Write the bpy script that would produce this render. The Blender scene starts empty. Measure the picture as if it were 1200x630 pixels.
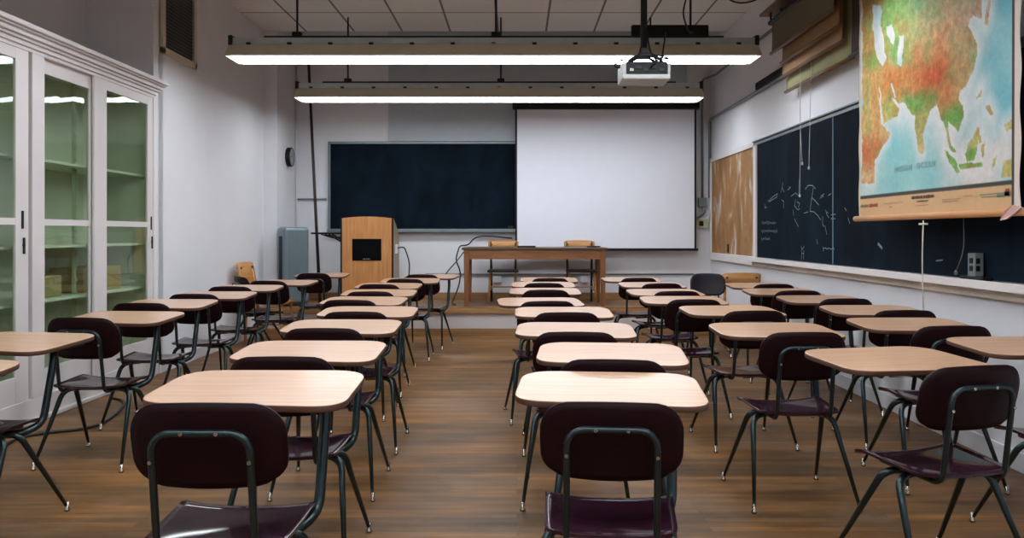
import bpy, bmesh, math, random
from mathutils import Vector, Matrix
random.seed(7)
scene = bpy.context.scene
COL = scene.collection
PI = math.pi
R = math.radians
H = 1.30                       # eye height
F = 950.0                      # focal length in pixels of the 1200 px frame
ZP = 0.36                      # platform height

# ------------------------------------------------------------------ materials
def s2l(c):
    return tuple((v/12.92 if v <= 0.04045 else ((v+0.055)/1.055)**2.4) for v in [x/255.0 for x in c])

MATS = {}
def mat(name, rgb, rough=0.5, metal=0.0, var=0.08, scale=8.0, bump=0.0, coat=0.0, stretch=(1, 1, 1), spec=0.5, rvar=0.0):
    if name in MATS:
        return MATS[name]
    m = bpy.data.materials.new(name); m.use_nodes = True
    nt = m.node_tree; n = nt.nodes; l = nt.links
    b = n['Principled BSDF']
    c = s2l(rgb)
    tc = n.new('ShaderNodeTexCoord'); mp = n.new('ShaderNodeMapping'); mp.inputs['Scale'].default_value = stretch
    no = n.new('ShaderNodeTexNoise'); no.inputs['Scale'].default_value = scale; no.inputs['Detail'].default_value = 4
    l.new(tc.outputs['Object'], mp.inputs['Vector']); l.new(mp.outputs['Vector'], no.inputs['Vector'])
    cr = n.new('ShaderNodeValToRGB')
    cr.color_ramp.elements[0].position = 0.3; cr.color_ramp.elements[1].position = 0.7
    cr.color_ramp.elements[0].color = tuple(v*(1-var) for v in c)+(1,)
    cr.color_ramp.elements[1].color = tuple(min(1, v*(1+var)) for v in c)+(1,)
    l.new(no.outputs['Fac'], cr.inputs['Fac']); l.new(cr.outputs['Color'], b.inputs['Base Color'])
    b.inputs['Roughness'].default_value = rough; b.inputs['Metallic'].default_value = metal
    b.inputs['Specular IOR Level'].default_value = spec
    if rvar:
        mr = n.new('ShaderNodeMapRange'); mr.inputs['From Min'].default_value = 0.3; mr.inputs['From Max'].default_value = 0.7
        mr.inputs['To Min'].default_value = max(0.02, rough-rvar); mr.inputs['To Max'].default_value = rough+rvar
        l.new(no.outputs['Fac'], mr.inputs['Value']); l.new(mr.outputs['Result'], b.inputs['Roughness'])
    if coat:
        b.inputs['Coat Weight'].default_value = coat; b.inputs['Coat Roughness'].default_value = 0.08
    if bump:
        bp = n.new('ShaderNodeBump'); bp.inputs['Strength'].default_value = bump; bp.inputs['Distance'].default_value = 0.005
        l.new(no.outputs['Fac'], bp.inputs['Height']); l.new(bp.outputs['Normal'], b.inputs['Normal'])
    MATS[name] = m
    return m

def emis(name, rgb, strength):
    m = bpy.data.materials.new(name); m.use_nodes = True
    b = m.node_tree.nodes['Principled BSDF']
    b.inputs['Base Color'].default_value = (0.8, 0.8, 0.8, 1)
    b.inputs['Emission Color'].default_value = tuple(rgb)+(1,); b.inputs['Emission Strength'].default_value = strength
    MATS[name] = m
    return m

def wood(name, c1, c2, rough=0.4, axis='X', scale=6.0, coat=0.0):
    """streaky grain running along axis"""
    if name in MATS: return MATS[name]
    m = bpy.data.materials.new(name); m.use_nodes = True
    nt = m.node_tree; n = nt.nodes; l = nt.links; b = n['Principled BSDF']
    tc = n.new('ShaderNodeTexCoord'); mp = n.new('ShaderNodeMapping')
    st = {'X': (0.6, 9, 9), 'Y': (9, 0.6, 9), 'Z': (9, 9, 0.6)}[axis]
    mp.inputs['Scale'].default_value = st
    no = n.new('ShaderNodeTexNoise'); no.inputs['Scale'].default_value = scale; no.inputs['Detail'].default_value = 6; no.inputs['Distortion'].default_value = 0.6
    l.new(tc.outputs['Object'], mp.inputs['Vector']); l.new(mp.outputs['Vector'], no.inputs['Vector'])
    cr = n.new('ShaderNodeValToRGB'); cr.color_ramp.elements[0].position = 0.32; cr.color_ramp.elements[1].position = 0.68
    cr.color_ramp.elements[0].color = s2l(c1)+(1,); cr.color_ramp.elements[1].color = s2l(c2)+(1,)
    l.new(no.outputs['Fac'], cr.inputs['Fac']); l.new(cr.outputs['Color'], b.inputs['Base Color'])
    b.inputs['Roughness'].default_value = rough
    if coat: b.inputs['Coat Weight'].default_value = coat; b.inputs['Coat Roughness'].default_value = 0.15
    MATS[name] = m
    return m

WALL = mat('wall_paint', (218, 218, 223), 0.75, var=0.03, scale=1.5)
TRIMW = mat('trim_paint', (214, 208, 208), 0.55, var=0.03, scale=3)
CABW = mat('cabinet_paint', (212, 206, 206), 0.42, var=0.03, scale=3)
CABIN = mat('cabinet_inside', (200, 204, 188), 0.6, var=0.1, scale=3)
METAL = mat('frame_metal', (52, 64, 66), 0.28, metal=0.8, var=0.08, scale=20)
CHROME = mat('chrome', (170, 165, 155), 0.25, metal=1.0, var=0.05)
SHELL = mat('maroon_shell', (30, 9, 13), 0.5, var=0.06, scale=10, spec=0.12)
SEATM = mat('maroon_seat', (44, 14, 30), 0.5, var=0.06, scale=5, spec=0.05, coat=0.75)
TOPEDGE = mat('desk_edge', (82, 52, 38), 0.45, var=0.1)
TOP = wood('desk_laminate', (190, 147, 115), (206, 165, 135), 0.32, 'X', 5, coat=0.4)
BLACK = mat('black_plastic', (13, 13, 15), 0.5, var=0.1, spec=0.3)
DARKM = mat('dark_metal', (38, 44, 48), 0.45, metal=0.5, var=0.1)
GREYM = mat('grey_metal', (120, 130, 134), 0.4, metal=0.4, var=0.06)
TAN = mat('reflector_tan', (200, 192, 174), 0.55, var=0.04)
CHALK = mat('chalk', (120, 140, 150), 0.9, var=0.2, scale=60)
CORD = mat('cord_white', (205, 200, 190), 0.7)
BCORD = mat('cord_black', (24, 28, 34), 0.5)
TABLEW = wood('table_wood', (128, 82, 46), (160, 106, 62), 0.38, 'X', 4)
TABLEV = wood('table_leg_wood', (112, 70, 40), (142, 92, 54), 0.4, 'Z', 4)
TABLETOP = mat('table_top_dark', (84, 66, 48), 0.3, var=0.1)
OAK = wood('oak_front', (178, 118, 66), (204, 144, 86), 0.4, 'Z', 4)
CHAIRW = wood('chair_wood', (176, 120, 66), (200, 146, 88), 0.4, 'X', 5)
CHAIRD = mat('chair_seat_dark', (58, 56, 46), 0.5)
NOSE = wood('nosing_wood', (142, 104, 66), (172, 130, 86), 0.45, 'X', 3)
PURPLE = mat('purple_plastic', (30, 19, 29), 0.45, var=0.08, spec=0.25)
SCREEN = mat('screen_fabric', (226, 228, 238), 0.85, var=0.01)
LAMP = emis('lamp_diffuser', (0.915, 0.98, 1.04), 13.2)

def chalkboard_mat(name, axis):
    m = bpy.data.materials.new(name); m.use_nodes = True
    nt = m.node_tree; n = nt.nodes; l = nt.links; b = n['Principled BSDF']
    tc = n.new('ShaderNodeTexCoord'); mp = n.new('ShaderNodeMapping')
    mp.inputs['Scale'].default_value = (1.2, 1.2, 0.5)
    no = n.new('ShaderNodeTexNoise'); no.inputs['Scale'].default_value = 2.2; no.inputs['Detail'].default_value = 7; no.inputs['Distortion'].default_value = 1.2
    l.new(tc.outputs['Object'], mp.inputs['Vector']); l.new(mp.outputs['Vector'], no.inputs['Vector'])
    cr = n.new('ShaderNodeValToRGB'); e = cr.color_ramp.elements
    e[0].position = 0.35; e[0].color = s2l((11, 19, 28))+(1,)
    e[1].position = 0.9; e[1].color = s2l((22, 37, 50))+(1,)
    l.new(no.outputs['Fac'], cr.inputs['Fac']); l.new(cr.outputs['Color'], b.inputs['Base Color'])
    b.inputs['Roughness'].default_value = 0.75
    b.inputs['Specular IOR Level'].default_value = 0.05
    MATS[name] = m; return m
SLATE = chalkboard_mat('slate', 'X')

def cork_mat():
    m = bpy.data.materials.new('cork'); m.use_nodes = True
    nt = m.node_tree; n = nt.nodes; l = nt.links; b = n['Principled BSDF']
    tc = n.new('ShaderNodeTexCoord'); mp = n.new('ShaderNodeMapping'); mp.inputs['Scale'].default_value = (1, 1.3, 0.6)
    no = n.new('ShaderNodeTexNoise'); no.inputs['Scale'].default_value = 2.6; no.inputs['Detail'].default_value = 7; no.inputs['Distortion'].default_value = 1.0
    l.new(tc.outputs['Object'], mp.inputs['Vector']); l.new(mp.outputs['Vector'], no.inputs['Vector'])
    cr = n.new('ShaderNodeValToRGB'); e = cr.color_ramp.elements
    e[0].position = 0.38; e[0].color = s2l((136, 96, 56))+(1,)
    e[1].position = 0.70; e[1].color = s2l((196, 188, 178))+(1,)
    k = e.new(0.56); k.color = s2l((158, 116, 72))+(1,)
    l.new(no.outputs['Fac'], cr.inputs['Fac']); l.new(cr.outputs['Color'], b.inputs['Base Color'])
    b.inputs['Roughness'].default_value = 0.8
    return m
CORK = cork_mat()

def floor_mat(name, ca, cb, cc):
    m = bpy.data.materials.new(name); m.use_nodes = True
    nt = m.node_tree; n = nt.nodes; l = nt.links; b = n['Principled BSDF']
    tc = n.new('ShaderNodeTexCoord')
    br = n.new('ShaderNodeTexBrick')
    br.inputs['Scale'].default_value = 1.0; br.inputs['Brick Width'].default_value = 1.7; br.inputs['Row Height'].default_value = 0.057
    br.inputs['Mortar Size'].default_value = 0.0012; br.inputs['Mortar Smooth'].default_value = 0.3; br.inputs['Bias'].default_value = 0.0
    br.inputs['Color1'].default_value = s2l(ca)+(1,); br.inputs['Color2'].default_value = s2l(cb)+(1,); br.inputs['Mortar'].default_value = s2l(cc)+(1,)
    l.new(tc.outputs['Object'], br.inputs['Vector'])
    mp = n.new('ShaderNodeMapping'); mp.inputs['Scale'].default_value = (0.8, 7, 1)
    l.new(tc.outputs['Object'], mp.inputs['Vector'])
    n1 = n.new('ShaderNodeTexNoise'); n1.inputs['Scale'].default_value = 2.6; n1.inputs['Detail'].default_value = 8; n1.inputs['Distortion'].default_value = 0.4
    l.new(mp.outputs['Vector'], n1.inputs['Vector'])
    mr = n.new('ShaderNodeMapRange'); mr.inputs['From Min'].default_value = 0.3; mr.inputs['From Max'].default_value = 0.7; mr.inputs['To Min'].default_value = 0.66; mr.inputs['To Max'].default_value = 1.3
    l.new(n1.outputs['Fac'], mr.inputs['Value'])
    mul = n.new('ShaderNodeMixRGB'); mul.blend_type = 'MULTIPLY'; mul.inputs['Fac'].default_value = 1
    l.new(br.outputs['Color'], mul.inputs['Color1']); l.new(mr.outputs['Result'], mul.inputs['Color2'])
    # broad uneven wear: darker greyed patches between warmer ones
    n3 = n.new('ShaderNodeTexNoise'); n3.inputs['Scale'].default_value = 1.0; n3.inputs['Detail'].default_value = 5; n3.inputs['Roughness'].default_value = 0.6
    mp3 = n.new('ShaderNodeMapping'); mp3.inputs['Scale'].default_value = (0.9, 2.2, 1); mp3.inputs['Location'].default_value = (3.1, 1.7, 0)
    l.new(tc.outputs['Object'], mp3.inputs['Vector']); l.new(mp3.outputs['Vector'], n3.inputs['Vector'])
    c3 = n.new('ShaderNodeValToRGB'); c3.color_ramp.elements[0].position = 0.36; c3.color_ramp.elements[0].color = (0.62, 0.61, 0.62, 1); c3.color_ramp.elements[1].position = 0.62; c3.color_ramp.elements[1].color = (1.22, 1.08, 0.92, 1)
    l.new(n3.outputs['Fac'], c3.inputs['Fac'])
    mul3 = n.new('ShaderNodeMixRGB'); mul3.blend_type = 'MULTIPLY'; mul3.inputs['Fac'].default_value = 1
    l.new(mul.outputs['Color'], mul3.inputs['Color1']); l.new(c3.outputs['Color'], mul3.inputs['Color2']); mul = mul3
    # worn pale scuffs
    n2 = n.new('ShaderNodeTexNoise'); n2.inputs['Scale'].default_value = 1.1; n2.inputs['Detail'].default_value = 9; n2.inputs['Roughness'].default_value = 0.65
    l.new(tc.outputs['Object'], n2.inputs['Vector'])
    cr = n.new('ShaderNodeValToRGB'); cr.color_ramp.elements[0].position = 0.52; cr.color_ramp.elements[0].color = (0, 0, 0, 1); cr.color_ramp.elements[1].position = 0.75; cr.color_ramp.elements[1].color = (0.5, 0.5, 0.5, 1)
    l.new(n2.outputs['Fac'], cr.inputs['Fac'])
    mx = n.new('ShaderNodeMixRGB'); l.new(cr.outputs['Color'], mx.inputs['Fac']); l.new(mul.outputs['Color'], mx.inputs['Color1']); mx.inputs['Color2'].default_value = s2l((150, 132, 116))+(1,)
    l.new(mx.outputs['Color'], b.inputs['Base Color'])
    r2 = n.new('ShaderNodeMapRange'); r2.inputs['To Min'].default_value = 0.38; r2.inputs['To Max'].default_value = 0.6
    l.new(n2.outputs['Fac'], r2.inputs['Value']); l.new(r2.outputs['Result'], b.inputs['Roughness'])
    b.inputs['Specular IOR Level'].default_value = 0.4
    bp = n.new('ShaderNodeBump'); bp.inputs['Strength'].default_value = 0.15; bp.inputs['Distance'].default_value = 0.002
    l.new(br.outputs['Fac'], bp.inputs['Height']); bp.invert = True; l.new(bp.outputs['Normal'], b.inputs['Normal'])
    return m
FLOORM = floor_mat('floor_boards', (130, 92, 46), (97, 69, 35), (50, 37, 22))
PLATM = floor_mat('platform_boards', (150, 112, 72), (130, 96, 62), (84, 62, 40))

def ceiling_mat():
    m = bpy.data.materials.new('ceiling_tiles'); m.use_nodes = True
    nt = m.node_tree; n = nt.nodes; l = nt.links; b = n['Principled BSDF']
    tc = n.new('ShaderNodeTexCoord'); mp = n.new('ShaderNodeMapping'); mp.inputs['Location'].default_value = (0.25, -9.55+1.0, 0)
    br = n.new('ShaderNodeTexBrick'); br.offset = 0.0; br.inputs['Scale'].default_value = 1.0
    br.inputs['Brick Width'].default_value = 0.63; br.inputs['Row Height'].default_value = 1.2; br.inputs['Mortar Size'].default_value = 0.014
    br.inputs['Color1'].default_value = s2l((228, 225, 220))+(1,); br.inputs['Color2'].default_value = s2l((222, 220, 214))+(1,); br.inputs['Mortar'].default_value = s2l((120, 116, 110))+(1,)
    l.new(tc.outputs['Object'], mp.inputs['Vector']); l.new(mp.outputs['Vector'], br.inputs['Vector']); l.new(br.outputs['Color'], b.inputs['Base Color'])
    b.inputs['Roughness'].default_value = 0.9
    return m
CEILM = ceiling_mat()

def glass_mat():
    m = bpy.data.materials.new('cabinet_glass'); m.use_nodes = True
    nt = m.node_tree; n = nt.nodes; l = nt.links
    for x in list(n): n.remove(x)
    out = n.new('ShaderNodeOutputMaterial'); tr = n.new('ShaderNodeBsdfTransparent'); gl = n.new('ShaderNodeBsdfGlossy'); mix = n.new('ShaderNodeMixShader'); lw = n.new('ShaderNodeLayerWeight')
    tc = n.new('ShaderNodeTexCoord'); no = n.new('ShaderNodeTexNoise'); no.inputs['Scale'].default_value = 3
    bp = n.new('ShaderNodeBump'); bp.inputs['Strength'].default_value = 0.06; bp.inputs['Distance'].default_value = 0.02
    l.new(tc.outputs['Object'], no.inputs['Vector']); l.new(no.outputs['Fac'], bp.inputs['Height']); l.new(bp.outputs['Normal'], gl.inputs['Normal'])
    lw.inputs['Blend'].default_value = 0.5
    pw = n.new('ShaderNodeMath'); pw.operation = 'POWER'; pw.inputs[1].default_value = 5
    ma = n.new('ShaderNodeMath'); ma.operation = 'MULTIPLY_ADD'; ma.inputs[1].default_value = 0.9; ma.inputs[2].default_value = 0.03; ma.use_clamp = True
    l.new(lw.outputs['Facing'], pw.inputs[0]); l.new(pw.outputs['Value'], ma.inputs[0])
    tr.inputs['Color'].default_value = (0.88, 0.93, 0.87, 1); gl.inputs['Roughness'].default_value = 0.02
    gl.inputs['Color'].default_value = (0.9, 0.97, 0.92, 1)
    l.new(ma.outputs['Value'], mix.inputs['Fac']); l.new(tr.outputs['BSDF'], mix.inputs[1]); l.new(gl.outputs['BSDF'], mix.inputs[2]); l.new(mix.outputs['Shader'], out.inputs['Surface'])
    return m
GLASS = glass_mat()

# ------------------------------------------------------------------ helpers
def bm_new(): return bmesh.new()

def add_box(bm, x0, x1, y0, y1, z0, z1, bevel=0.0, mi=0, seg=2):
    m = Matrix.Translation(((x0+x1)/2, (y0+y1)/2, (z0+z1)/2)) @ Matrix.Diagonal((abs(x1-x0), abs(y1-y0), abs(z1-z0), 1))
    r = bmesh.ops.create_cube(bm, size=1.0, matrix=m)
    vs = r['verts']
    fs = set(f for v in vs for f in v.link_faces)
    for f in fs: f.material_index = mi
    if bevel > 0:
        es = list(set(e for v in vs for e in v.link_edges))
        rb = bmesh.ops.bevel(bm, geom=es, offset=bevel, segments=seg, profile=0.5, affect='EDGES')
        for f in rb['faces']: f.material_index = mi

def fillet(pts, rad, n=6):
    """round the inner corners of a polyline"""
    pts = [Vector(p) for p in pts]
    if not isinstance(rad, (list, tuple)): rad = [rad]*len(pts)
    out = [pts[0]]
    for i in range(1, len(pts)-1):
        p, a, b = pts[i], pts[i-1], pts[i+1]
        da = (a-p); db = (b-p)
        r = min(rad[i], da.length*0.48, db.length*0.48)
        pa = p+da.normalized()*r; pb = p+db.normalized()*r
        for k in range(n+1):
            t = k/n
            out.append((1-t)**2*pa+2*t*(1-t)*p+t*t*pb)
    out.append(pts[-1])
    return out

def add_tube(bm, pts, rad, seg=12, mi=0, cap=True):
    pts = [Vector(p) for p in pts]
    n = len(pts)
    if not isinstance(rad, (list, tuple)): rad = [rad]*n
    tang = []
    for i in range(n):
        a = pts[max(0, i-1)]; b = pts[min(n-1, i+1)]
        tang.append((b-a).normalized())
    t0 = tang[0]
    up = Vector((0, 0, 1)) if abs(t0.z) < 0.9 else Vector((1, 0, 0))
    nrm = (up - t0*up.dot(t0)).normalized()
    rings = []
    for i in range(n):
        if i > 0:
            nrm = (nrm - tang[i]*nrm.dot(tang[i]))
            if nrm.length < 1e-6: nrm = Vector((1, 0, 0))
            nrm.normalize()
        bi = tang[i].cross(nrm)
        ring = []
        for k in range(seg):
            a = 2*PI*k/seg
            ring.append(bm.verts.new(pts[i]+(nrm*math.cos(a)+bi*math.sin(a))*rad[i]))
        rings.append(ring)
    for i in range(n-1):
        for k in range(seg):
            f = bm.faces.new((rings[i][k], rings[i][(k+1) % seg], rings[i+1][(k+1) % seg], rings[i+1][k]))
            f.material_index = mi; f.smooth = True
    if cap:
        f = bm.faces.new(list(reversed(rings[0]))); f.material_index = mi
        f = bm.faces.new(rings[-1]); f.material_index = mi

def add_prism(bm, outline, z0, z1, mi_top=0, mi_side=0, zf=None):
    """outline: list of (x, y) counter-clockwise; zf(x, y) adds a height"""
    zf = zf or (lambda x, y: 0.0)
    lo = [bm.verts.new((x, y, z0+zf(x, y))) for x, y in outline]
    hi = [bm.verts.new((x, y, z1+zf(x, y))) for x, y in outline]
    n = len(outline)
    f = bm.faces.new(hi); f.material_index = mi_top
    f = bm.faces.new(list(reversed(lo))); f.material_index = mi_side
    for i in range(n):
        j = (i+1) % n
        f = bm.faces.new((lo[i], lo[j], hi[j], hi[i])); f.material_index = mi_side; f.smooth = True

def round_poly(corners, rads, n=7):
    out = []
    m = len(corners)
    for i in range(m):
        p = Vector(corners[i]); a = Vector(corners[i-1]); b = Vector(corners[(i+1) % m])
        r = rads[i]
        pa = p+(a-p).normalized()*r; pb = p+(b-p).normalized()*r
        for k in range(n+1):
            t = k/n
            q = (1-t)**2*pa+2*t*(1-t)*p+t*t*pb
            out.append((q.x, q.y))
    return out

def add_lathe(bm, prof, center=(0, 0, 0), axis='Z', seg=20, mi=0):
    """prof: list of (r, h)"""
    c = Vector(center); rings = []
    for r, h in prof:
        ring = []
        for k in range(seg):
            a = 2*PI*k/seg
            if axis == 'Z': p = Vector((r*math.cos(a), r*math.sin(a), h))
            elif axis == 'X': p = Vector((h, r*math.cos(a), r*math.sin(a)))
            else: p = Vector((r*math.sin(a), h, r*math.cos(a)))
            ring.append(bm.verts.new(c+p))
        rings.append(ring)
    for i in range(len(rings)-1):
        for k in range(seg):
            f = bm.faces.new((rings[i][k], rings[i][(k+1) % seg], rings[i+1][(k+1) % seg], rings[i+1][k])); f.smooth = True; f.material_index = mi
    bm.faces.new(list(reversed(rings[0]))).material_index = mi
    bm.faces.new(rings[-1]).material_index = mi

def obj(name, bm, mats, parent=None, loc=None, smooth_angle=None, recalc=True):
    if recalc: bmesh.ops.recalc_face_normals(bm, faces=bm.faces[:])
    me = bpy.data.meshes.new(name); bm.to_mesh(me); bm.free()
    if not isinstance(mats, (list, tuple)): mats = [mats]
    for m in mats: me.materials.append(m)
    o = bpy.data.objects.new(name, me); COL.objects.link(o)
    if parent is not None: o.parent = parent
    if loc is not None: o.location = loc
    return o

def empty(name, loc=(0, 0, 0), rz=0.0):
    o = bpy.data.objects.new(name, None); COL.objects.link(o)
    o.location = loc; o.rotation_euler = (0, 0, rz); o.empty_display_size = 0.1
    return o

def tag(o, label=None, cat=None, group=None, kind=None):
    if label: o['label'] = label
    if cat: o['category'] = cat
    if group: o['group'] = group
    if kind: o['kind'] = kind
    return o

def struct(name, bm, m, parent=None):
    o = obj(name, bm, m, parent)
    if parent is None: o['kind'] = 'structure'
    return o

def dup(root):
    r = root.copy(); COL.objects.link(r)
    for ch in list(root.children):
        c = ch.copy(); COL.objects.link(c); c.parent = r
        for g in list(ch.children):
            d = g.copy(); COL.objects.link(d); d.parent = c
    return r

def at(px, py, Z):
    """world point seen at photo pixel (px, py) when it stands Z metres away"""
    return Vector(((px-606)*Z/F, Z, H-(py-273)*Z/F))

# ------------------------------------------------------------------ room
XL, XR, YB = -3.32, 2.75, 11.5
YJ, XJ = 10.6, -3.14           # the left wall steps in near the platform
CAB0, CAB1, CABH = 1.9, 7.40, 2.60
ZC = 3.95
Y0 = -3.0

b = bm_new(); add_box(b, -4.3, 3.0, Y0-0.2, 11.8, -0.1, 0.0); struct('floor', b, FLOORM)
b = bm_new(); add_box(b, -4.3, 3.0, Y0-0.2, 10.65, ZC, ZC+0.12); add_box(b, -4.3, 3.0, 10.65, 11.8, 4.45, 4.57)
struct('ceiling', b, CEILM)
b = bm_new(); add_box(b, XL-0.98, 3.0, YB, YB+0.2, 0, 4.5); struct('wall_back', b, WALL)
b = bm_new(); add_box(b, XR, XR+0.2, Y0, YB, 0, 4.5); struct('wall_right', b, WALL)
b = bm_new(); add_box(b, -4.3, 3.0, Y0-0.2, Y0, 0, ZC); struct('wall_front', b, WALL)
b = bm_new()
add_box(b, XL-0.2, XL, Y0, CAB0, 0, ZC)                    # before the cabinets
add_box(b, XL-0.8, XL-0.62, CAB0-0.1, CAB1+0.1, 0, ZC)     # back of the recess
add_box(b, XL-0.8, XL-0.2, CAB0-0.1, CAB0, 0, ZC)
add_box(b, XL-0.8, XL, CAB1, CAB1+0.2, 0, ZC)
add_box(b, XL-0.2, XL, CAB1+0.1, YJ, 0, 4.5)
add_box(b, XL-0.2, XJ, YJ, YB, 0, 4.5)
struct('wall_left', b, WALL)
b = bm_new(); add_box(b, XR-0.018, XR, Y0, 10.3, 0, 0.11, 0.004); struct('baseboard_right', b, WALL)
b = bm_new(); add_box(b, XL, XL+0.018, CAB1+0.12, 10.3, 0, 0.11, 0.004); struct('baseboard_left', b, WALL)
b = bm_new(); add_box(b, XJ, XR, YB-0.02, YB, ZP, ZP+0.10, 0.003); struct('baseboard_back', b, NOSE)
# platform with its white riser and wooden nosing
b = bm_new(); add_box(b, XJ-0.17, XR, 10.34, YB, 0, ZP-0.02); struct('platform_riser', b, TRIMW)
b = bm_new(); add_box(b, XJ-0.17, XR, 10.30, YB, ZP-0.02, ZP); struct('platform_floor', b, PLATM)
b = bm_new(); add_box(b, XJ-0.17, XR, 10.29, 10.34, ZP-0.085, ZP-0.02, 0.006); struct('trim_1', b, NOSE)
b = bm_new(); add_box(b, XJ-0.17, XR, 10.325, 10.34, 0, 0.085, 0.003); struct('trim_2', b, NOSE)
# raised blue-grey panel above the back chalkboard, darker than the wall
b = bm_new(); add_box(b, -1.82, XR-0.35, YB-0.035, YB, 2.60, 4.2, 0.004); struct('trim_3', b, mat('panel_blue_grey', (176, 184, 192), 0.7, var=0.03))

# ------------------------------------------------------------------ student desk: chair with attached writing top
def backrest_mesh(w=0.41, h=0.225, zc=0.715, ycur=0.035, tilt=0.055, th=0.011):
    b = bm_new(); nx, nz = 16, 10
    def shape(u, v):   # u, v in -1..1 -> superellipse-like rounded rectangle
        x = u; z = v
        return x, z
    front, back = [], []
    def outline_scale(u, v):
        return 1
    corner = 0.08
    def pos(i, j, off):
        u = -1+2*i/nx; v = -1+2*j/nz
        # squircle mapping: pull corners in
        hx, hz = w/2, h/2
        x, z = u*hx, v*hz
        if v < 0: x *= 1-0.025*v*v
        if v < 0: z += 0.010*(u*u)*(-v)
        ax, az = abs(x)-(hx-corner), abs(z)-(hz-corner)
        if ax > 0 and az > 0:
            m = max(ax, az); d = math.hypot(ax, az)
            k = m/d if d > 1e-9 else 1
            x = math.copysign(hx-corner+ax*k, x); z = math.copysign(hz-corner+az*k, z)
        # top edge crowned
        z += 0.012*(1-(x/hx)**2)*(1 if v > 0 else 0.3)*max(0, v) if v > 0 else 0
        y = ycur*(x/hx)**2 + tilt*(0.5-(z/h)) - 0.0 + off
        y += 0.012*(z/(h/2))**2*0.6
        return Vector((x, y-0.0, zc+z))
    F_, B_ = {}, {}
    for i in range(nx+1):
        for j in range(nz+1):
            F_[i, j] = b.verts.new(pos(i, j, th)); B_[i, j] = b.verts.new(pos(i, j, 0))
    for i in range(nx):
        for j in range(nz):
            b.faces.new((F_[i, j], F_[i+1, j], F_[i+1, j+1], F_[i, j+1])).smooth = True
            b.faces.new((B_[i, j], B_[i, j+1], B_[i+1, j+1], B_[i+1, j])).smooth = True
    rim = [(i, 0) for i in range(nx)]+[(nx, j) for j in range(nz)]+[(i, nz) for i in range(nx, 0, -1)]+[(0, j) for j in range(nz, 0, -1)]
    for k in range(len(rim)):
        p, q = rim[k], rim[(k+1) % len(rim)]
        b.faces.new((F_[p], F_[q], B_[q], B_[p])).smooth = True
    return b

def seat_mesh(zs=0.462):
    b = bm_new(); nx, ny = 18, 16
    y0, y1 = 0.035, 0.435
    T, L = {}, {}
    for i in range(nx+1):
        for j in range(ny+1):
            u = -1+2*i/nx; v = j/ny
            hw = 0.19+0.018*v
            # rounded rear corners
            rc = 0.07
            yy = y0+(y1-y0)*v
            dy = rc-(yy-y0)
            lim = hw
            if dy > 0: lim = hw-rc+math.sqrt(max(0, rc*rc-dy*dy))
            if v > 0.93: lim = hw-0.012*((v-0.93)/0.07)**2
            x = u*lim
            s = abs(x)/0.208
            z = zs - 0.031*(1-min(1, s)**2.2)*math.sin(PI*min(1, 0.12+0.80*v))**0.8
            z += 0.010*(v-0.45)
            z -= 0.026*max(0, (v-0.82)/0.18)**2*(1-0.35*min(1, s)**3)
            z += 0.012*max(0, (0.15-v)/0.15)
            T[i, j] = b.verts.new((x, yy, z)); L[i, j] = b.verts.new((x*0.985, yy, z-0.011))
    for i in range(nx):
        for j in range(ny):
            b.faces.new((T[i, j], T[i+1, j], T[i+1, j+1], T[i, j+1])).smooth = True
            b.faces.new((L[i, j], L[i, j+1], L[i+1, j+1], L[i+1, j])).smooth = True
    rim = [(i, 0) for i in range(nx)]+[(nx, j) for j in range(ny)]+[(i, ny) for i in range(nx, 0, -1)]+[(0, j) for j in range(ny, 0, -1)]
    for k in range(len(rim)):
        p, q = rim[k], rim[(k+1) % len(rim)]
        b.faces.new((T[p], T[q], L[q], L[p]))
    return b

def leg_mesh(sx, front):
    b = bm_new()
    if front: raw = [(0.085*sx, 0.25, 0.418), (0.185*sx, 0.275, 0.412), (0.245*sx, 0.50, 0.028)]
    else: raw = [(0.085*sx, 0.215, 0.418), (0.195*sx, 0.185, 0.412), (0.248*sx, 0.005, 0.028)]
    p = fillet(raw, 0.065, 7); n = len(p)
    rad = []
    for q in p:
        t = max(0, min(1, (0.40-q.z)/0.37)); rad.append(0.0142-0.0060*t)
    add_tube(b, p, rad, 10)
    return b, raw[-1]

def glide_mesh(foot, sx, front):
    b = bm_new()
    add_lathe(b, [(0.0085, 0.045), (0.0085, 0.016), (0.012, 0.012), (0.0135, 0.004), (0.010, 0.0)][::-1], (foot[0]+0.002*sx, foot[1]+(0.003 if front else -0.003), 0.0), 'Z', 12)
    return b

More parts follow.
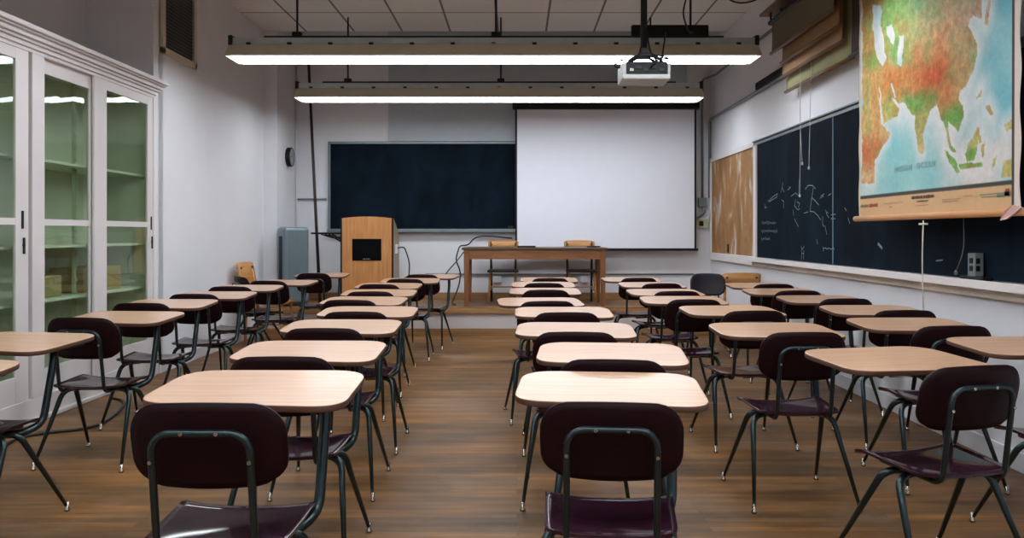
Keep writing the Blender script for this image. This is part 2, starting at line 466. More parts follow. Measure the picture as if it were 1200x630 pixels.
def make_unit(desk=True):
    root = empty('student_desk' if desk else 'stacking_chair')
    shell = SHELL if desk else PURPLE
    back = obj('backrest', backrest_mesh(), shell, root)
    obj('seat', seat_mesh(), SEATM if desk else PURPLE, root)
    # U-shaped tube behind the back, running forward under the seat
    b = bm_new()
    up = [(-0.128, 0.36, 0.425), (-0.128, 0.045, 0.425), (-0.126, -0.004, 0.765), (0.126, -0.004, 0.765), (0.128, 0.045, 0.425), (0.128, 0.36, 0.425)]
    add_tube(b, fillet(up, [0, 0.045, 0.06, 0.06, 0.045, 0], 7), 0.0102, 10)
    obj('back_frame', b, METAL, root)
    for x, z, y in ((-0.045, 0.765, -0.0135), (0.045, 0.765, -0.0135), (-0.1265, 0.69, -0.006), (0.1265, 0.69, -0.006)):
        b = bm_new(); add_lathe(b, [(0.0055, -0.003), (0.0055, 0.0), (0.003, 0.002)][::1], (x, y, z), 'Y', 8)
        obj('rivet', b, CHROME, back)
    b = bm_new()
    add_tube(b, [(-0.13, 0.232, 0.418), (0.13, 0.232, 0.418)], 0.013, 10)
    add_box(b, -0.14, -0.09, 0.16, 0.31, 0.425, 0.433, 0.003); add_box(b, 0.09, 0.14, 0.16, 0.31, 0.425, 0.433, 0.003)
    obj('seat_frame', b, METAL, root)
    for sx in (-1, 1):
        for fr in (True, False):
            bm_, foot = leg_mesh(sx, fr)
            lg = obj('leg', bm_, METAL, root)
            obj('glide', glide_mesh(foot, sx, fr), CHROME, lg)
    if desk:
        b = bm_new()
        pp = [(0.02, 0.27, 0.405), (0.165, 0.30, 0.405), (0.206, 0.395, 0.43), (0.212, 0.455, 0.70), (0.205, 0.47, 0.768)]
        add_tube(b, fillet(pp, [0, 0.04, 0.07, 0.08, 0], 6), 0.0165, 12)
        add_box(b, -0.03, 0.25, 0.425, 0.475, 0.762, 0.772, 0.003)
        add_box(b, 0.18, 0.25, 0.33, 0.62, 0.760, 0.771, 0.003)
        obj('desk_support', b, METAL, root)
        b = bm_new()
        out = round_poly([(-0.305, 0.275), (0.312, 0.225), (0.309, 0.685), (-0.302, 0.690)], [0.10, 0.10, 0.13, 0.13], 10)
        tl = math.tan(R(3.2))
        zf = lambda x, y: (y-0.46)*tl
        add_prism(b, out, 0.776, 0.797, 0, 1, zf)
        o = obj('desktop', b, [TOP, TOPEDGE], root)
        bv = o.modifiers.new('soft_edge', 'BEVEL'); bv.width = 0.004; bv.segments = 2; bv.limit_method = 'ANGLE'; bv.angle_limit = R(50)
    return root

proto = make_unit(True)
# column, list of (pixel of the back's top centre x, depth, turn, scale)
def zx(px, Z): return (px-606)*Z/F
COLS = {
 'left wall': [(-2.19, 2.46, 0, 1), (-2.42, 3.33, -8, 1), (-2.40, 4.42, -4, 1), (-2.50, 5.35, 0, 1), (-2.47, 6.15, 0, 1), (-2.50, 7.02, 0, 1), (-2.43, 7.85, -6, 1), (-2.36, 9.35, 0, 1)],
 'left': [(-0.825, 2.11, 0, 1.02), (-0.89, 3.02, 0, 1), (-0.95, 3.93, 0, 1), (-0.96, 4.76, 0, 1), (-1.17, 5.60, -3, 1), (-1.17, 6.41, 0, 1), (-1.26, 7.32, -3, 1), (-1.14, 8.18, 0, 1), (-1.08, 9.05, -10, 1)],
 'right': [(0.262, 2.24, -5, 0.99), (0.35, 2.95, -5, 1), (0.275, 3.78, -3, 1), (0.29, 4.72, 0, 1), (0.21, 5.50, 6, 1), (0.236, 6.60, 0, 1), (0.25, 7.50, 0, 1), (0.34, 8.33, 0, 1)],
 'inner right': [(1.615, 2.81, 13, 1), (1.35, 3.77, 2, 1), (1.426, 4.82, 5, 1), (1.243, 5.65, 0, 1), (1.285, 6.46, 4, 1), (1.34, 7.45, 4, 1), (1.266, 8.38, 4, 1)],
 'right wall': [(2.34, 3.17, 5, 1), (2.19, 4.03, 1, 1), (2.34, 4.85, 1, 1), (2.336, 5.72, 2, 1), (2.274, 6.52, 0, 1), (2.337, 7.34, 0, 1)],
}
ORD = ['nearest', 'second nearest', 'third nearest', 'fourth nearest', 'fifth from the front edge', 'sixth', 'seventh', 'eighth', 'ninth']
PHR = {
 'left wall': 'row beside the white glass cabinets',
 'left': 'row just left of the central aisle',
 'right': 'row just right of the central aisle',
 'inner right': 'second row from the right wall',
 'right wall': 'row along the right wall',
}
first = True
for key, items in COLS.items():
    n = len(items)
    for i, (x, y, rz, s) in enumerate(items):
        o = proto if first else dup(proto)
        first = False
        o.location = (x, y, 0); o.rotation_euler = (0, 0, R(rz)); o.scale = (s, s, s)
        if i == 0: w = 'nearest the camera'
        elif i == n-1: w = 'farthest from the camera'
        else: w = ['', 'second', 'third', 'fourth', 'fifth', 'sixth', 'seventh', 'eighth'][i]+' from the camera'
        tag(o, 'maroon chair desk %s in the %s' % (w, PHR[key]), 'school desk', 'student chair desks in rows')

# ------------------------------------------------------------------ stray chairs at the back
pc = make_unit(False)
pc.scale = (0.92, 1, 1.02); pc.location = (2.11, 8.98, 0); pc.rotation_euler = (0, 0, R(168))
tag(pc, 'dark purple plastic chair without desktop facing the room near the back right corner', 'chair')

def wooden_chair(loc, rz, label, dark_seat=False, scale=1.0, slats=2, top_h=0.10, group=None):
    root = empty('wooden_chair', loc, rz); root.scale = (scale,)*3
    W = 0.20
    legm = CHAIRW
    for sx in (-1, 1):
        b = bm_new(); add_tube(b, [(0.17*sx, 0.40, 0.43), (0.195*sx, 0.43, 0.0)], [0.018, 0.014], 8); obj('leg', b, legm, root)
        b = bm_new(); add_tube(b, [(0.165*sx, 0.03, 0.0), (0.17*sx, 0.045, 0.44), (0.18*sx, -0.035, 0.84)], [0.015, 0.018, 0.013], 8); obj('back_post', b, CHAIRD if dark_seat and sx else legm, root)
        b = bm_new(); add_tube(b, [(0.18*sx, 0.415, 0.18), (0.168*sx, 0.04, 0.18)], 0.010, 8); obj('stretcher', b, legm, root)
    b = bm_new(); add_tube(b, [(-0.185, 0.415, 0.23), (0.185, 0.415, 0.23)], 0.011, 8); obj('stretcher', b, legm, root)
    b = bm_new()
    add_prism(b, round_poly([(-0.19, 0.02), (0.19, 0.02), (0.215, 0.44), (-0.215, 0.44)], [0.03]*4, 5), 0.425, 0.455)
    obj('seat', b, CHAIRD if dark_seat else CHAIRW, root)
    def rail(z0, z1, w, m, nm):
        b = bm_new(); n = 12; bk, ft = [], []
        for i in range(n+1):
            u = -1+2*i/n
            t = lambda z: 0.045-(z-0.44)*0.2
            for lst, off in ((bk, -0.020), (ft, 0.0)):
                crown = 0.008*(1-u*u)
                edge = 0.012*max(0, abs(u)-0.85)/0.15
                lst.append((b.verts.new((u*w, t(z0)+off-0.02*(1-u*u)+0.012, z0+edge)), b.verts.new((u*w, t(z1)+off-0.02*(1-u*u)+0.012, z1+crown-edge))))
        for i in range(n):
            b.faces.new((bk[i][0], bk[i+1][0], bk[i+1][1], bk[i][1])).smooth = True
            b.faces.new((ft[i][0], ft[i][1], ft[i+1][1], ft[i+1][0])).smooth = True
            b.faces.new((bk[i][1], bk[i+1][1], ft[i+1][1], ft[i][1])); b.faces.new((bk[i][0], ft[i][0], ft[i+1][0], bk[i+1][0]))
        for i in (0, n): b.faces.new((bk[i][0], bk[i][1], ft[i][1], ft[i][0]))
        return obj(nm, b, m, root)
    tr = rail(0.84-top_h, 0.85, 0.215, CHAIRW, 'top_rail')
    for sx in (-1, 1):
        b = bm_new(); add_lathe(b, [(0.012, -0.034), (0.012, 0.022)], (0.165*sx, -0.025, 0.80), 'Y', 10); obj('dowel', b, CHAIRD, tr)
    if slats:
        rail(0.60, 0.635, 0.165, CHAIRD if dark_seat else CHAIRW, 'slat')
    return tag(root, label, 'chair', group)

wooden_chair((2.52, 9.14, 0), R(0), 'light wooden chair standing by the right wall beside the purple chair', slats=0, top_h=0.125)
wooden_chair((-3.17, 9.55, 0), R(-92), 'light wooden chair turned sideways against the left wall', slats=1, top_h=0.30, scale=1.12)
dc = dup(pc); dc.name = 'stacking_chair'; dc.location = (-2.98, 8.62, 0); dc.rotation_euler = (0, 0, R(-50)); dc.scale = (1, 1, 1)
for c in dc.children:
    if c.name.startswith(('backrest', 'seat')) and not c.name.startswith('seat_frame'):
        c.data = c.data.copy(); c.data.materials[0] = SHELL
tag(dc, 'dark plastic chair without desktop turned away beside the left wall', 'chair')
wooden_chair((-0.19, 11.2, ZP), R(180), 'wooden chair with dark seat behind the left half of the teacher table', True, 0.98, 0, 0.11, 'chairs behind the teacher table')
wooden_chair((0.86, 11.2, ZP), R(180), 'wooden chair with dark seat behind the right half of the teacher table', True, 0.98, 1, 0.11, 'chairs behind the teacher table')

# ------------------------------------------------------------------ teacher table
t = empty('teacher_table', (0.225, 10.78, ZP))
b = bm_new(); add_box(b, -0.935, 0.935, -0.42, 0.33, 0.725, 0.755, 0.006); obj('tabletop', b, TABLETOP, t)
b = bm_new(); add_box(b, -0.88, 0.88, -0.40, -0.375, 0.605, 0.725, 0.003); add_box(b, -0.88, 0.88, 0.285, 0.31, 0.605, 0.725, 0.003)
add_box(b, -0.895, -0.87, -0.39, 0.30, 0.605, 0.725, 0.003); add_box(b, 0.87, 0.895, -0.39, 0.30, 0.605, 0.725, 0.003)
obj('apron', b, TABLEW, t)
for sx in (-1, 1):
    for y in (-0.375, 0.28):
        b = bm_new(); x = 0.875*sx; w0, w1 = 0.034, 0.024
        add_box(b, x-w0, x+w0, y-w0, y+w0, 0.0, 0.725, 0.003)
        for v in b.verts:
            if v.co.z < 0.3:
                v.co.x = x+(v.co.x-x)*0.8; v.co.y = y+(v.co.y-y)*0.8
        obj('leg', b, TABLEV, t)
tag(t, 'long wooden teacher table on the platform in front of the projection screen', 'table')
# small things on the table
b = bm_new()
add_prism(b, round_poly([(-0.12, -0.022), (0.12, -0.022), (0.12, 0.022), (-0.12, 0.022)], [0.02]*4, 4), 0, 0.022)
rm = obj('remote_control', b, BLACK, None, (0.12, 10.45, ZP+0.756)); rm.rotation_euler = (0, 0, R(8)); tag(rm, 'black remote control lying on the teacher table near its middle', 'remote control')
for i, (x, y, a, L) in enumerate(((0.97, 10.47, 10, 0.14), (1.03, 10.60, -25, 0.12))):
    b = bm_new(); add_tube(b, [(-L/2, 0, 0.009), (L*0.25, 0, 0.009), (L*0.27, 0, 0.009), (L/2, 0, 0.009)], [0.008, 0.008, 0.009, 0.009], 10)
    p = obj('marker_pen', b, BLACK, None, (x, y, ZP+0.756)); p.rotation_euler = (0, 0, R(a))
    tag(p, ['black marker pen on the right end of the teacher table, front one', 'black marker pen on the right end of the teacher table, rear one'][i], 'marker', 'marker pens on the teacher table')

# ------------------------------------------------------------------ lectern
lx0, lx1 = -0.346, 0.346
l_ = empty('lectern', (-1.965, 10.6, ZP))
b = bm_new(); n = 14; outl = [(lx0+0.02, 0.0)]
def arch(u): return 1.135+0.022*(1-u*u)
pts = [(lx0+0.022, 0.0), (lx1-0.022, 0.0)]+[((lx1-0.022)*(1-2*i/n), arch(1-2*i/n)) for i in range(n+1)]
lo = [b.verts.new((x, 0.0, z)) for x, z in pts]; hi = [b.verts.new((x, 0.025, z)) for x, z in pts]
b.faces.new(lo); b.faces.new(list(reversed(hi)))
for i in range(len(pts)):
    j = (i+1) % len(pts); b.faces.new((lo[i], hi[i], hi[j], lo[j]))
obj('front_panel', b, OAK, l_)
for sx in (-1, 1):
    b = bm_new(); add_box(b, 0.324*sx if sx > 0 else -0.346, 0.346 if sx > 0 else -0.324, -0.004, 0.03, 0, 1.137, 0.004); obj('edge_trim', b, BLACK, l_)
    b = bm_new(); x0, x1 = (0.325, 0.346) if sx > 0 else (-0.346, -0.325)
    prof = [(0.03, 0), (0.52, 0), (0.52, 0.90), (0.40, 0.98), (0.03, 1.135)]
    A = [b.verts.new((x0, y, z)) for y, z in prof]; B = [b.verts.new((x1, y, z)) for y, z in prof]
    b.faces.new(A); b.faces.new(list(reversed(B)))
    for i in range(5):
        j = (i+1) % 5; b.faces.new((A[i], B[i], B[j], A[j]))
    obj('side_panel', b, mat('lectern_side', (150, 132, 104), 0.45), l_)
b = bm_new()
vs = [b.verts.new(p) for p in ((-0.324, 0.03, 1.10), (0.324, 0.03, 1.10), (0.324, 0.50, 0.93), (-0.324, 0.50, 0.93), (-0.324, 0.03, 1.12), (0.324, 0.03, 1.12), (0.324, 0.50, 0.95), (-0.324, 0.50, 0.95))]
for q in ((3, 2, 1, 0), (4, 5, 6, 7), (0, 1, 5, 4), (1, 2, 6, 5), (2, 3, 7, 6), (3, 0, 4, 7)): b.faces.new([vs[i] for i in q])
obj('reading_surface', b, OAK, l_)
b = bm_new(); add_box(b, -0.19, 0.19, -0.006, 0.002, 0.58, 0.865, 0.003); sp = obj('speaker_grille', b, mat('grille_black', (5, 5, 7), 0.8, spec=0.1), l_)
b = bm_new()
for k in range(5): add_box(b, -0.05+0.02*k, -0.036+0.02*k, -0.0075, -0.005, 0.597, 0.606+0.003*(k % 2))
obj('logo', b, mat('logo_grey', (150, 150, 155), 0.5), sp)
b = bm_new(); add_box(b, 0.346, 0.375, 0.14, 0.25, 0.67, 0.79, 0.008); obj('switch_box', b, TRIMW, l_)
b = bm_new(); add_box(b, -0.79, -0.346, 0.22, 0.50, 0.925, 0.95, 0.006); sh = obj('side_shelf', b, BLACK, l_)
for y in (0.25, 0.46):
    b = bm_new(); add_tube(b, [(-0.56, y, 0.925), (-0.346, y, 0.80)], 0.011, 8); obj('shelf_brace', b, BLACK, sh)
    b = bm_new(); add_tube(b, [(-0.66, y, 0.925), (-0.50, y, 0.875), (-0.346, y, 0.895)], 0.008, 8); obj('shelf_brace', b, BLACK, sh)
b = bm_new(); add_tube(b, fillet([(0.37, 0.2, 0.74), (0.46, 0.2, 0.76), (0.53, 0.25, 0.55), (0.50, 0.3, 0.25), (0.44, 0.35, 0.012)], 0.15, 6), 0.009, 8); obj('power_cable', b, BCORD, l_)
tag(l_, 'oak-fronted lectern with black speaker opening standing on the platform', 'lectern')

# ------------------------------------------------------------------ back wall chalkboard, screen
c = empty('chalkboard', (0, YB, 0))
bx0, bx1, bz0, bz1 = -2.64, 2.3, 1.36, 2.56
b = bm_new(); add_box(b, bx0, bx1, -0.03, 0, bz0, bz1); obj('slate_panel', b, SLATE, c)
b = bm_new(); add_box(b, bx0-0.03, bx1, -0.045, 0, bz1, bz1+0.035, 0.004); add_box(b, bx0-0.035, bx0, -0.045, 0, bz0-0.03, bz1+0.035, 0.004)
obj('frame', b, GREYM, c)
b = bm_new(); add_box(b, bx0-0.03, bx1, -0.11, 0, bz0-0.045, bz0-0.012, 0.004); add_box(b, bx0-0.03, bx1, -0.115, -0.105, bz0-0.045, bz0, 0.002); obj('chalk_tray', b, GREYM, c)
tag(c, 'dark chalkboard on the back wall behind the lectern', 'chalkboard')
b = bm_new(); add_box(b, -0.04, 0.04, -0.03, 0.03, 0, 0.05, 0.008)
e = obj('board_eraser', b, BLACK, None, (-0.09, YB-0.066, bz0-0.011)); tag(e, 'small black eraser on the back chalkboard tray beside the screen', 'eraser')

s = empty('projection_screen', (1.235, 11.30, 0))
b = bm_new(); add_box(b, -1.30, 1.30, -0.06, 0.06, 3.02, 3.12, 0.02); obj('roller_case', b, BLACK, s)
for sx in (-1, 1):
    b = bm_new(); add_box(b, 1.27*sx-0.015, 1.27*sx+0.015, 0.04, 0.16, 3.04, 3.10, 0.004); obj('bracket', b, BLACK, s)
b = bm_new(); add_box(b, -1.235, 1.235, -0.004, 0.0, 1.085, 3.03); sc_ = obj('screen_fabric', b, SCREEN, s)
for x0, x1 in ((-1.262, -1.235), (1.235, 1.262)):
    b = bm_new(); add_box(b, x0, x1, -0.006, 0.002, 1.085, 3.03); obj('black_border', b, BLACK, sc_)
b = bm_new(); add_box(b, -1.29, 1.29, -0.014, 0.014, 1.055, 1.09, 0.01); obj('weight_bar', b, BLACK, s)
tag(s, 'large white projection screen pulled down on the back wall', 'screen')

# ------------------------------------------------------------------ ceiling lamps
def make_lamp():
    root = empty('pendant_lamp')
    b = bm_new(); add_box(b, -2.49, 2.49, -0.065, 0.065, 0.135, 0.195, 0.006); hs = obj('housing', b, mat('housing_grey', (176, 186, 190), 0.45), root)
    for k in range(13):
        x = -2.3+k*4.6/12
        b = bm_new(); add_box(b, x-0.022, x+0.022, -0.075, 0.075, 0.125, 0.15, 0.006); obj('clip', b, DARKM, hs)
    for sx in (-1, 1):
        b = bm_new(); add_box(b, 2.47*sx-0.02, 2.47*sx+0.02, -0.08, 0.08, 0.12, 0.215, 0.006); obj('end_cap', b, DARKM, root)
    b = bm_new()
    for sy in (-1, 1):
        q = [(0.06*sy, 0.137), (0.19*sy, 0.012), (0.19*sy, -0.004), (0.186*sy, -0.004), (0.186*sy, 0.010), (0.055*sy, 0.13)]
        A = [b.verts.new((-2.48, y, z)) for y, z in q]; B = [b.verts.new((2.48, y, z)) for y, z in q]
        b.faces.new(A); b.faces.new(list(reversed(B)))
        for i in range(6):
            j = (i+1) % 6; b.faces.new((A[i], B[i], B[j], A[j]))
    add_box(b, -2.48, 2.48, -0.06, 0.06, 0.128, 0.137)
    for sx in (-1, 1):
        q = [(-0.06, 0.132), (-0.19, -0.004), (0.19, -0.004), (0.06, 0.132)]
        A = [b.verts.new((2.48*sx, y, z)) for y, z in q]; B = [b.verts.new((2.472*sx, y, z)) for y, z in q]
        b.faces.new(A); b.faces.new(list(reversed(B)))
        for i in range(4):
            j = (i+1) % 4; b.faces.new((A[i], B[i], B[j], A[j]))
    obj('reflector', b, TAN, root)
    for sx in (-1, 1):
        b = bm_new(); x0, x1 = sorted((0.004*sx, 2.44*sx)); add_box(b, x0, x1, -0.184, 0.184, 0.0, 0.008, 0.002); obj('diffuser', b, LAMP, root)
    b = bm_new(); add_box(b, -0.02, 0.02, -0.075, 0.075, 0.10, 0.145, 0.003); obj('joint_plate', b, TAN, root)
    b = bm_new(); add_box(b, -2.17, 2.17, -0.02, 0.02, 0.195, 0.222, 0.002); obj('strut_bar', b, DARKM, root)
    for x in (-1.86, 0.02, 1.86):
        b = bm_new(); add_tube(b, [(x, 0, 0.22), (x, 0, ZC-2.94+0.0)], 0.011, 8); rd = obj('hanger_rod', b, DARKM, root)
        b = bm_new(); add_box(b, x-0.045, x+0.045, -0.035, 0.035, 0.20, 0.26, 0.012); obj('rod_clamp', b, DARKM, rd)
    return root
lamp = make_lamp()
LY = [7.67, 9.97, 5.37, 3.07, 0.77, -1.53]
LL = ['long fluorescent lamp hung nearest in view, in front of the projector', 'long fluorescent lamp hung farther away, just before the projection screen',
      'long fluorescent lamp overhead just out of view, third from the screen', 'long fluorescent lamp overhead, fourth from the screen', 'long fluorescent lamp overhead, fifth from the screen', 'long fluorescent lamp overhead behind the camera, sixth from the screen']
for i, y in enumerate(LY):
    o = lamp if i == 0 else dup(lamp)
    o.location = (-0.22, y, 2.94); tag(o, LL[i], 'lamp', 'pendant fluorescent lamps')
b = bm_new(); add_box(b, -0.36, 0.36, -0.028, 0.028, 0, 0.11, 0.008)
o = obj('ballast_box', b, BLACK, None, (1.43, 7.67-0.07, 2.94+0.1955)); tag(o, 'long black box lying on top of the nearer lamp, behind the projector pole', 'box')

# ------------------------------------------------------------------ projector
p = empty('projector', (0.985, 6.3, 2.47))
b = bm_new(); add_box(b, -0.185, 0.185, -0.13, 0.16, 0.0, 0.042, 0.014, 0, 3)
add_box(b, -0.185, -0.150, -0.12, 0.16, 0.01, 0.13, 0.014, 0, 3); add_box(b, 0.165, 0.185, -0.12, 0.16, 0.01, 0.13, 0.008, 0, 3)
obj('body', b, mat('projector_white', (176, 178, 176), 0.45), p)
b = bm_new(); add_box(b, -0.152, 0.167, -0.09, 0.155, 0.03, 0.145, 0.014, 0, 3); obj('top_cover', b, BLACK, p)
b = bm_new(); add_box(b, -0.150, 0.165, -0.105, -0.085, 0.040, 0.138, 0.004)
cp = obj('connector_panel', b, BLACK, p)
for k, (x, w) in enumerate(((-0.11, 0.03), (-0.06, 0.04), (0.0, 0.04), (0.06, 0.03), (0.12, 0.04))):
    b = bm_new(); add_box(b, x-w/2, x+w/2, -0.112, -0.104, 0.065+0.02*(k % 2), 0.09+0.02*(k % 2), 0.002); obj('socket', b, DARKM if k else CHROME, cp)
b = bm_new(); add_lathe(b, [(0.045, 0.15), (0.045, 0.19), (0.032, 0.19), (0.03, 0.175)], (0.08, 0, 0.08), 'Y', 20); obj('lens', b, BLACK, p)
b = bm_new()
add_box(b, -0.055, 0.055, -0.06, 0.06, 0.19, 0.215, 0.006); add_box(b, -0.03, 0.03, -0.03, 0.03, 0.205, 0.27, 0.01)
for sx, sy in ((-1, -1), (1, -1), (-1, 1), (1, 1)):
    add_tube(b, fillet([(0.04*sx, 0.04*sy, 0.20), (0.10*sx, 0.075*sy, 0.175), (0.135*sx, 0.08*sy, 0.135)], 0.03, 4), 0.011, 8)
obj('mount_bracket', b, BLACK, p)
b = bm_new(); add_tube(b, [(0, 0, 0.22), (0, 0, ZC-2.47)], 0.026, 14); add_tube(b, [(0, 0, 0.80), (0, 0, 0.86)], 0.031, 14); obj('mount_pole', b, BLACK, p)
b = bm_new(); add_tube(b, fillet([(-0.18, 0.0, 0.115), (-0.24, -0.02, 0.12), (-0.20, -0.06, 0.16), (-0.06, -0.1, 0.16), (-0.02, -0.04, 0.3), (-0.01, -0.03, 0.45)], 0.06, 5), 0.006, 6)
add_tube(b, fillet([(0.03, -0.12, 0.09), (0.08, -0.15, 0.14), (0.10, -0.12, 0.17), (0.18, -0.09, 0.16), (0.16, -0.05, 0.19), (0.04, -0.03, 0.21), (0.02, -0.02, 0.42)], 0.05, 5), 0.006, 6)
obj('cable', b, BLACK, p)
b = bm_new()
add_tube(b, fillet([(0.024, 0, 0.36), (0.07, 0.1, 0.25), (0.16, 0.3, 0.22), (0.28, 0.8, 0.33), (0.40, 1.262, 0.70)], 0.15, 7), 0.008, 8)
add_tube(b, fillet([(0.02, 0.0, 1.02), (0.06, 0.0, 1.14), (0.22, 0.05, 1.24), (0.36, 0.2, 1.47)], 0.1, 6), 0.011, 8)
obj('cable', b, BLACK, p)
tag(p, 'white ceiling projector hanging from a black pole in front of the lamps', 'projector')
# loose cables near the ceiling
b = bm_new(); add_tube(b, fillet([at(806, -12, 7.3), at(800, 16, 7.35), at(804, 30, 7.4), at(809, 40, 7.5), Vector((1.66, 7.62, 3.20))], 0.12, 6), 0.008, 8)
o = obj('ceiling_cable', b, DARKM); tag(o, 'thin grey cable dropping from the ceiling to the black lamp box', 'cable')
b = bm_new(); add_tube(b, fillet([at(848, -6, 9.0), at(858, 2, 9.0), at(870, 4, 8.9), at(884, 1, 8.8), at(892, -4, 8.75)], 0.2, 6), 0.009, 8)
o = obj('ceiling_cable', b, BLACK); tag(o, 'black cable looped under the ceiling at the right wall', 'cable')

# ------------------------------------------------------------------ right wall: cork board, chalkboard, tray
c = empty('cork_board', (XR, 0, 0))
y0, y1, z0, z1 = 9.305, 11.36, 1.03, 2.29
b = bm_new(); add_box(b, -0.02, 0, y0, y1, z0, z1); obj('cork_panel', b, CORK, c)
b = bm_new()
add_box(b, -0.04, 0, y0+0.005, y1+0.05, z1, z1+0.06, 0.004); add_box(b, -0.05, 0, y0+0.005, y1+0.05, z0-0.10, z0, 0.004); add_box(b, -0.04, 0, y1, y1+0.06, z0-0.10, z1+0.06, 0.004)
obj('frame', b, TRIMW, c)
b = bm_new(); add_box(b, -0.03, -0.02, 10.45, 10.52, 1.05, 1.16, 0.003); obj('hook', b, BLACK, c)
tag(c, 'tan cork notice board with pale scuffs on the right wall', 'notice board')

c = empty('chalkboard', (XR, 0, 0))
y0, y1, z0, z1 = 2.4, 9.20, 1.03, 2.30
b = bm_new(); add_box(b, -0.025, 0, 7.00, y1, z0, z1); sp1 = obj('slate_panel', b, SLATE, c)
b = bm_new(); add_box(b, -0.025, 0, y0, 6.985, z0, z1); sp2 = obj('slate_panel', b, SLATE, c)
b = bm_new(); add_box(b, -0.028, 0, 6.985, 7.0, z0, z1); obj('joint_strip', b, mat('joint_blue', (96, 124, 140), 0.5), c)
b = bm_new()
add_box(b, -0.035, 0, y0-0.05, y1+0.10, z1, z1+0.03, 0.003); add_box(b, -0.055, 0, y0-0.05, y1+0.10, z1+0.035, z1+0.05, 0.003)
obj('top_rail', b, GREYM, c)
b = bm_new(); add_box(b, -0.045, 0, y1, y1+0.10, z0-0.02, z1, 0.004); obj('side_frame', b, TRIMW, c)
b = bm_new(); add_box(b, -0.105, 0, y0-0.05, y1+0.10, z0-0.045, z0-0.012, 0.006); add_box(b, -0.11, -0.095, y0-0.05, y1+0.10, z0-0.05, z0, 0.004); ct = obj('chalk_tray', b, TRIMW, c)
b = bm_new(); add_box(b, -0.04, 0, y0-0.05, y1+0.05, z0-0.105, z0-0.045, 0.004); obj('tray_backing', b, mat('tray_tan', (206, 196, 184), 0.6), c)
tag(c, 'long dark chalkboard with chalk diagrams on the right wall', 'chalkboard')

def on_board(px, py, X=XR-0.0262):
    Z = X*F/(px-606)
    return Vector((X, Z, H-(py-273)*Z/F))
def stroke(bm, pts, w=0.006):
    P = [on_board(*q) for q in pts]
    for i in range(len(P)-1):
        a, d = P[i], P[i+1]-P[i]
        if d.length < 1e-5: continue
        nrm = Vector((0, -d.z, d.y)).normalized()*w
        add = Vector((-0.001, 0, 0))
        f = [a-nrm, a+nrm, a+d+nrm, a+d-nrm]
        bm.faces.new([bm.verts.new(v+add) for v in f])
ox, oy, k = 885, 210, 1/6.3
def zz(pts): return [(ox+x*k, oy+y*k) for x, y in pts]
b = bm_new()
S = [[(95, 165), (130, 130), (165, 105)], [(165, 105), (160, 130), (105, 165)], [(70, 210), (85, 205)], [(70, 180), (75, 215)],
     [(205, 20), (200, 60), (215, 95)], [(200, 60), (190, 100)], [(195, 150), (212, 165), (208, 215)], [(240, 80), (262, 55)], [(250, 50), (258, 75)],
     [(265, 125), (300, 100), (318, 120)], [(300, 150), (290, 195), (315, 225), (330, 215)], [(310, 165), (330, 180), (318, 205)], [(280, 225), (285, 270)], [(290, 290), (305, 320), (320, 350)],
     [(325, 0), (322, 110)], [(370, 75), (390, 45), (425, 45), (445, 70)], [(430, 60), (415, 160), (405, 235)], [(420, 135), (445, 160), (470, 190)], [(440, 150), (455, 175)], [(405, 235), (435, 240)], [(360, 250), (390, 240)],
     [(435, 240), (465, 270), (485, 300)], [(480, 140), (510, 105)], [(490, 115), (505, 130)], [(540, 120), (560, 105)], [(520, 225), (530, 260), (545, 285)], [(530, 240), (540, 250)], [(560, 262), (595, 258)], [(560, 290), (592, 290)],
     [(500, 270), (498, 330), (510, 350)], [(515, 340), (530, 410)], [(455, 440), (460, 480)],
     [(340, 490), (345, 520), (360, 500), (362, 490)], [(345, 520), (342, 595)], [(360, 520), (358, 590)], [(345, 545), (360, 548)],
     [(500, 495), (505, 535)], [(505, 510), (520, 505), (530, 515), (545, 508), (560, 515), (580, 505), (585, 520)]]
for q in S: stroke(b, zz(q), 0.0035)
rnd = random.Random(3)
for (x0, y0_, n) in ((48, 322, 8), (46, 382, 9), (46, 440, 5)):   # three short lines of handwriting
    x = x0; pts = []
    for i in range(n*2):
        pts.append((x, y0_+(8 if i % 2 else -10)+rnd.uniform(-5, 5))); x += 7
    stroke(b, zz(pts), 0.003)
stroke(b, [(1097, 305.5), (1105, 304.5)], 0.004); stroke(b, [(1029, 285), (1034, 291)], 0.010); stroke(b, [(990, 243), (992, 247)], 0.004); stroke(b, [(994, 255), (996, 262)], 0.004)
for v in b.verts: v.co.x -= XR
obj('chalk_writing', b, CHALK, c)

# socket post standing on the tray
o = empty('socket_post', (2.69, 4.76, z0-0.0115))
b = bm_new(); add_box(b, -0.030, 0.030, -0.12, 0.12, 0, 0.028, 0.006); obj('base', b, BLACK, o)
b = bm_new(); add_box(b, -0.026, 0.024, -0.045, 0.035, 0.028, 0.165, 0.004); pl = obj('post_body', b, mat('socket_grey', (120, 130, 130), 0.5, metal=0.2), o)
for z in (0.075, 0.12):
    b = bm_new(); add_box(b, -0.022, 0.002, -0.049, -0.044, z-0.016, z+0.016, 0.004); obj('socket', b, BLACK, pl)
    b = bm_new(); add_box(b, -0.030, -0.025, -0.022, 0.012, z-0.016, z+0.016, 0.004); obj('socket', b, BLACK, pl)
tag(o, 'grey twin power socket post on black base on the chalk tray', 'power socket')

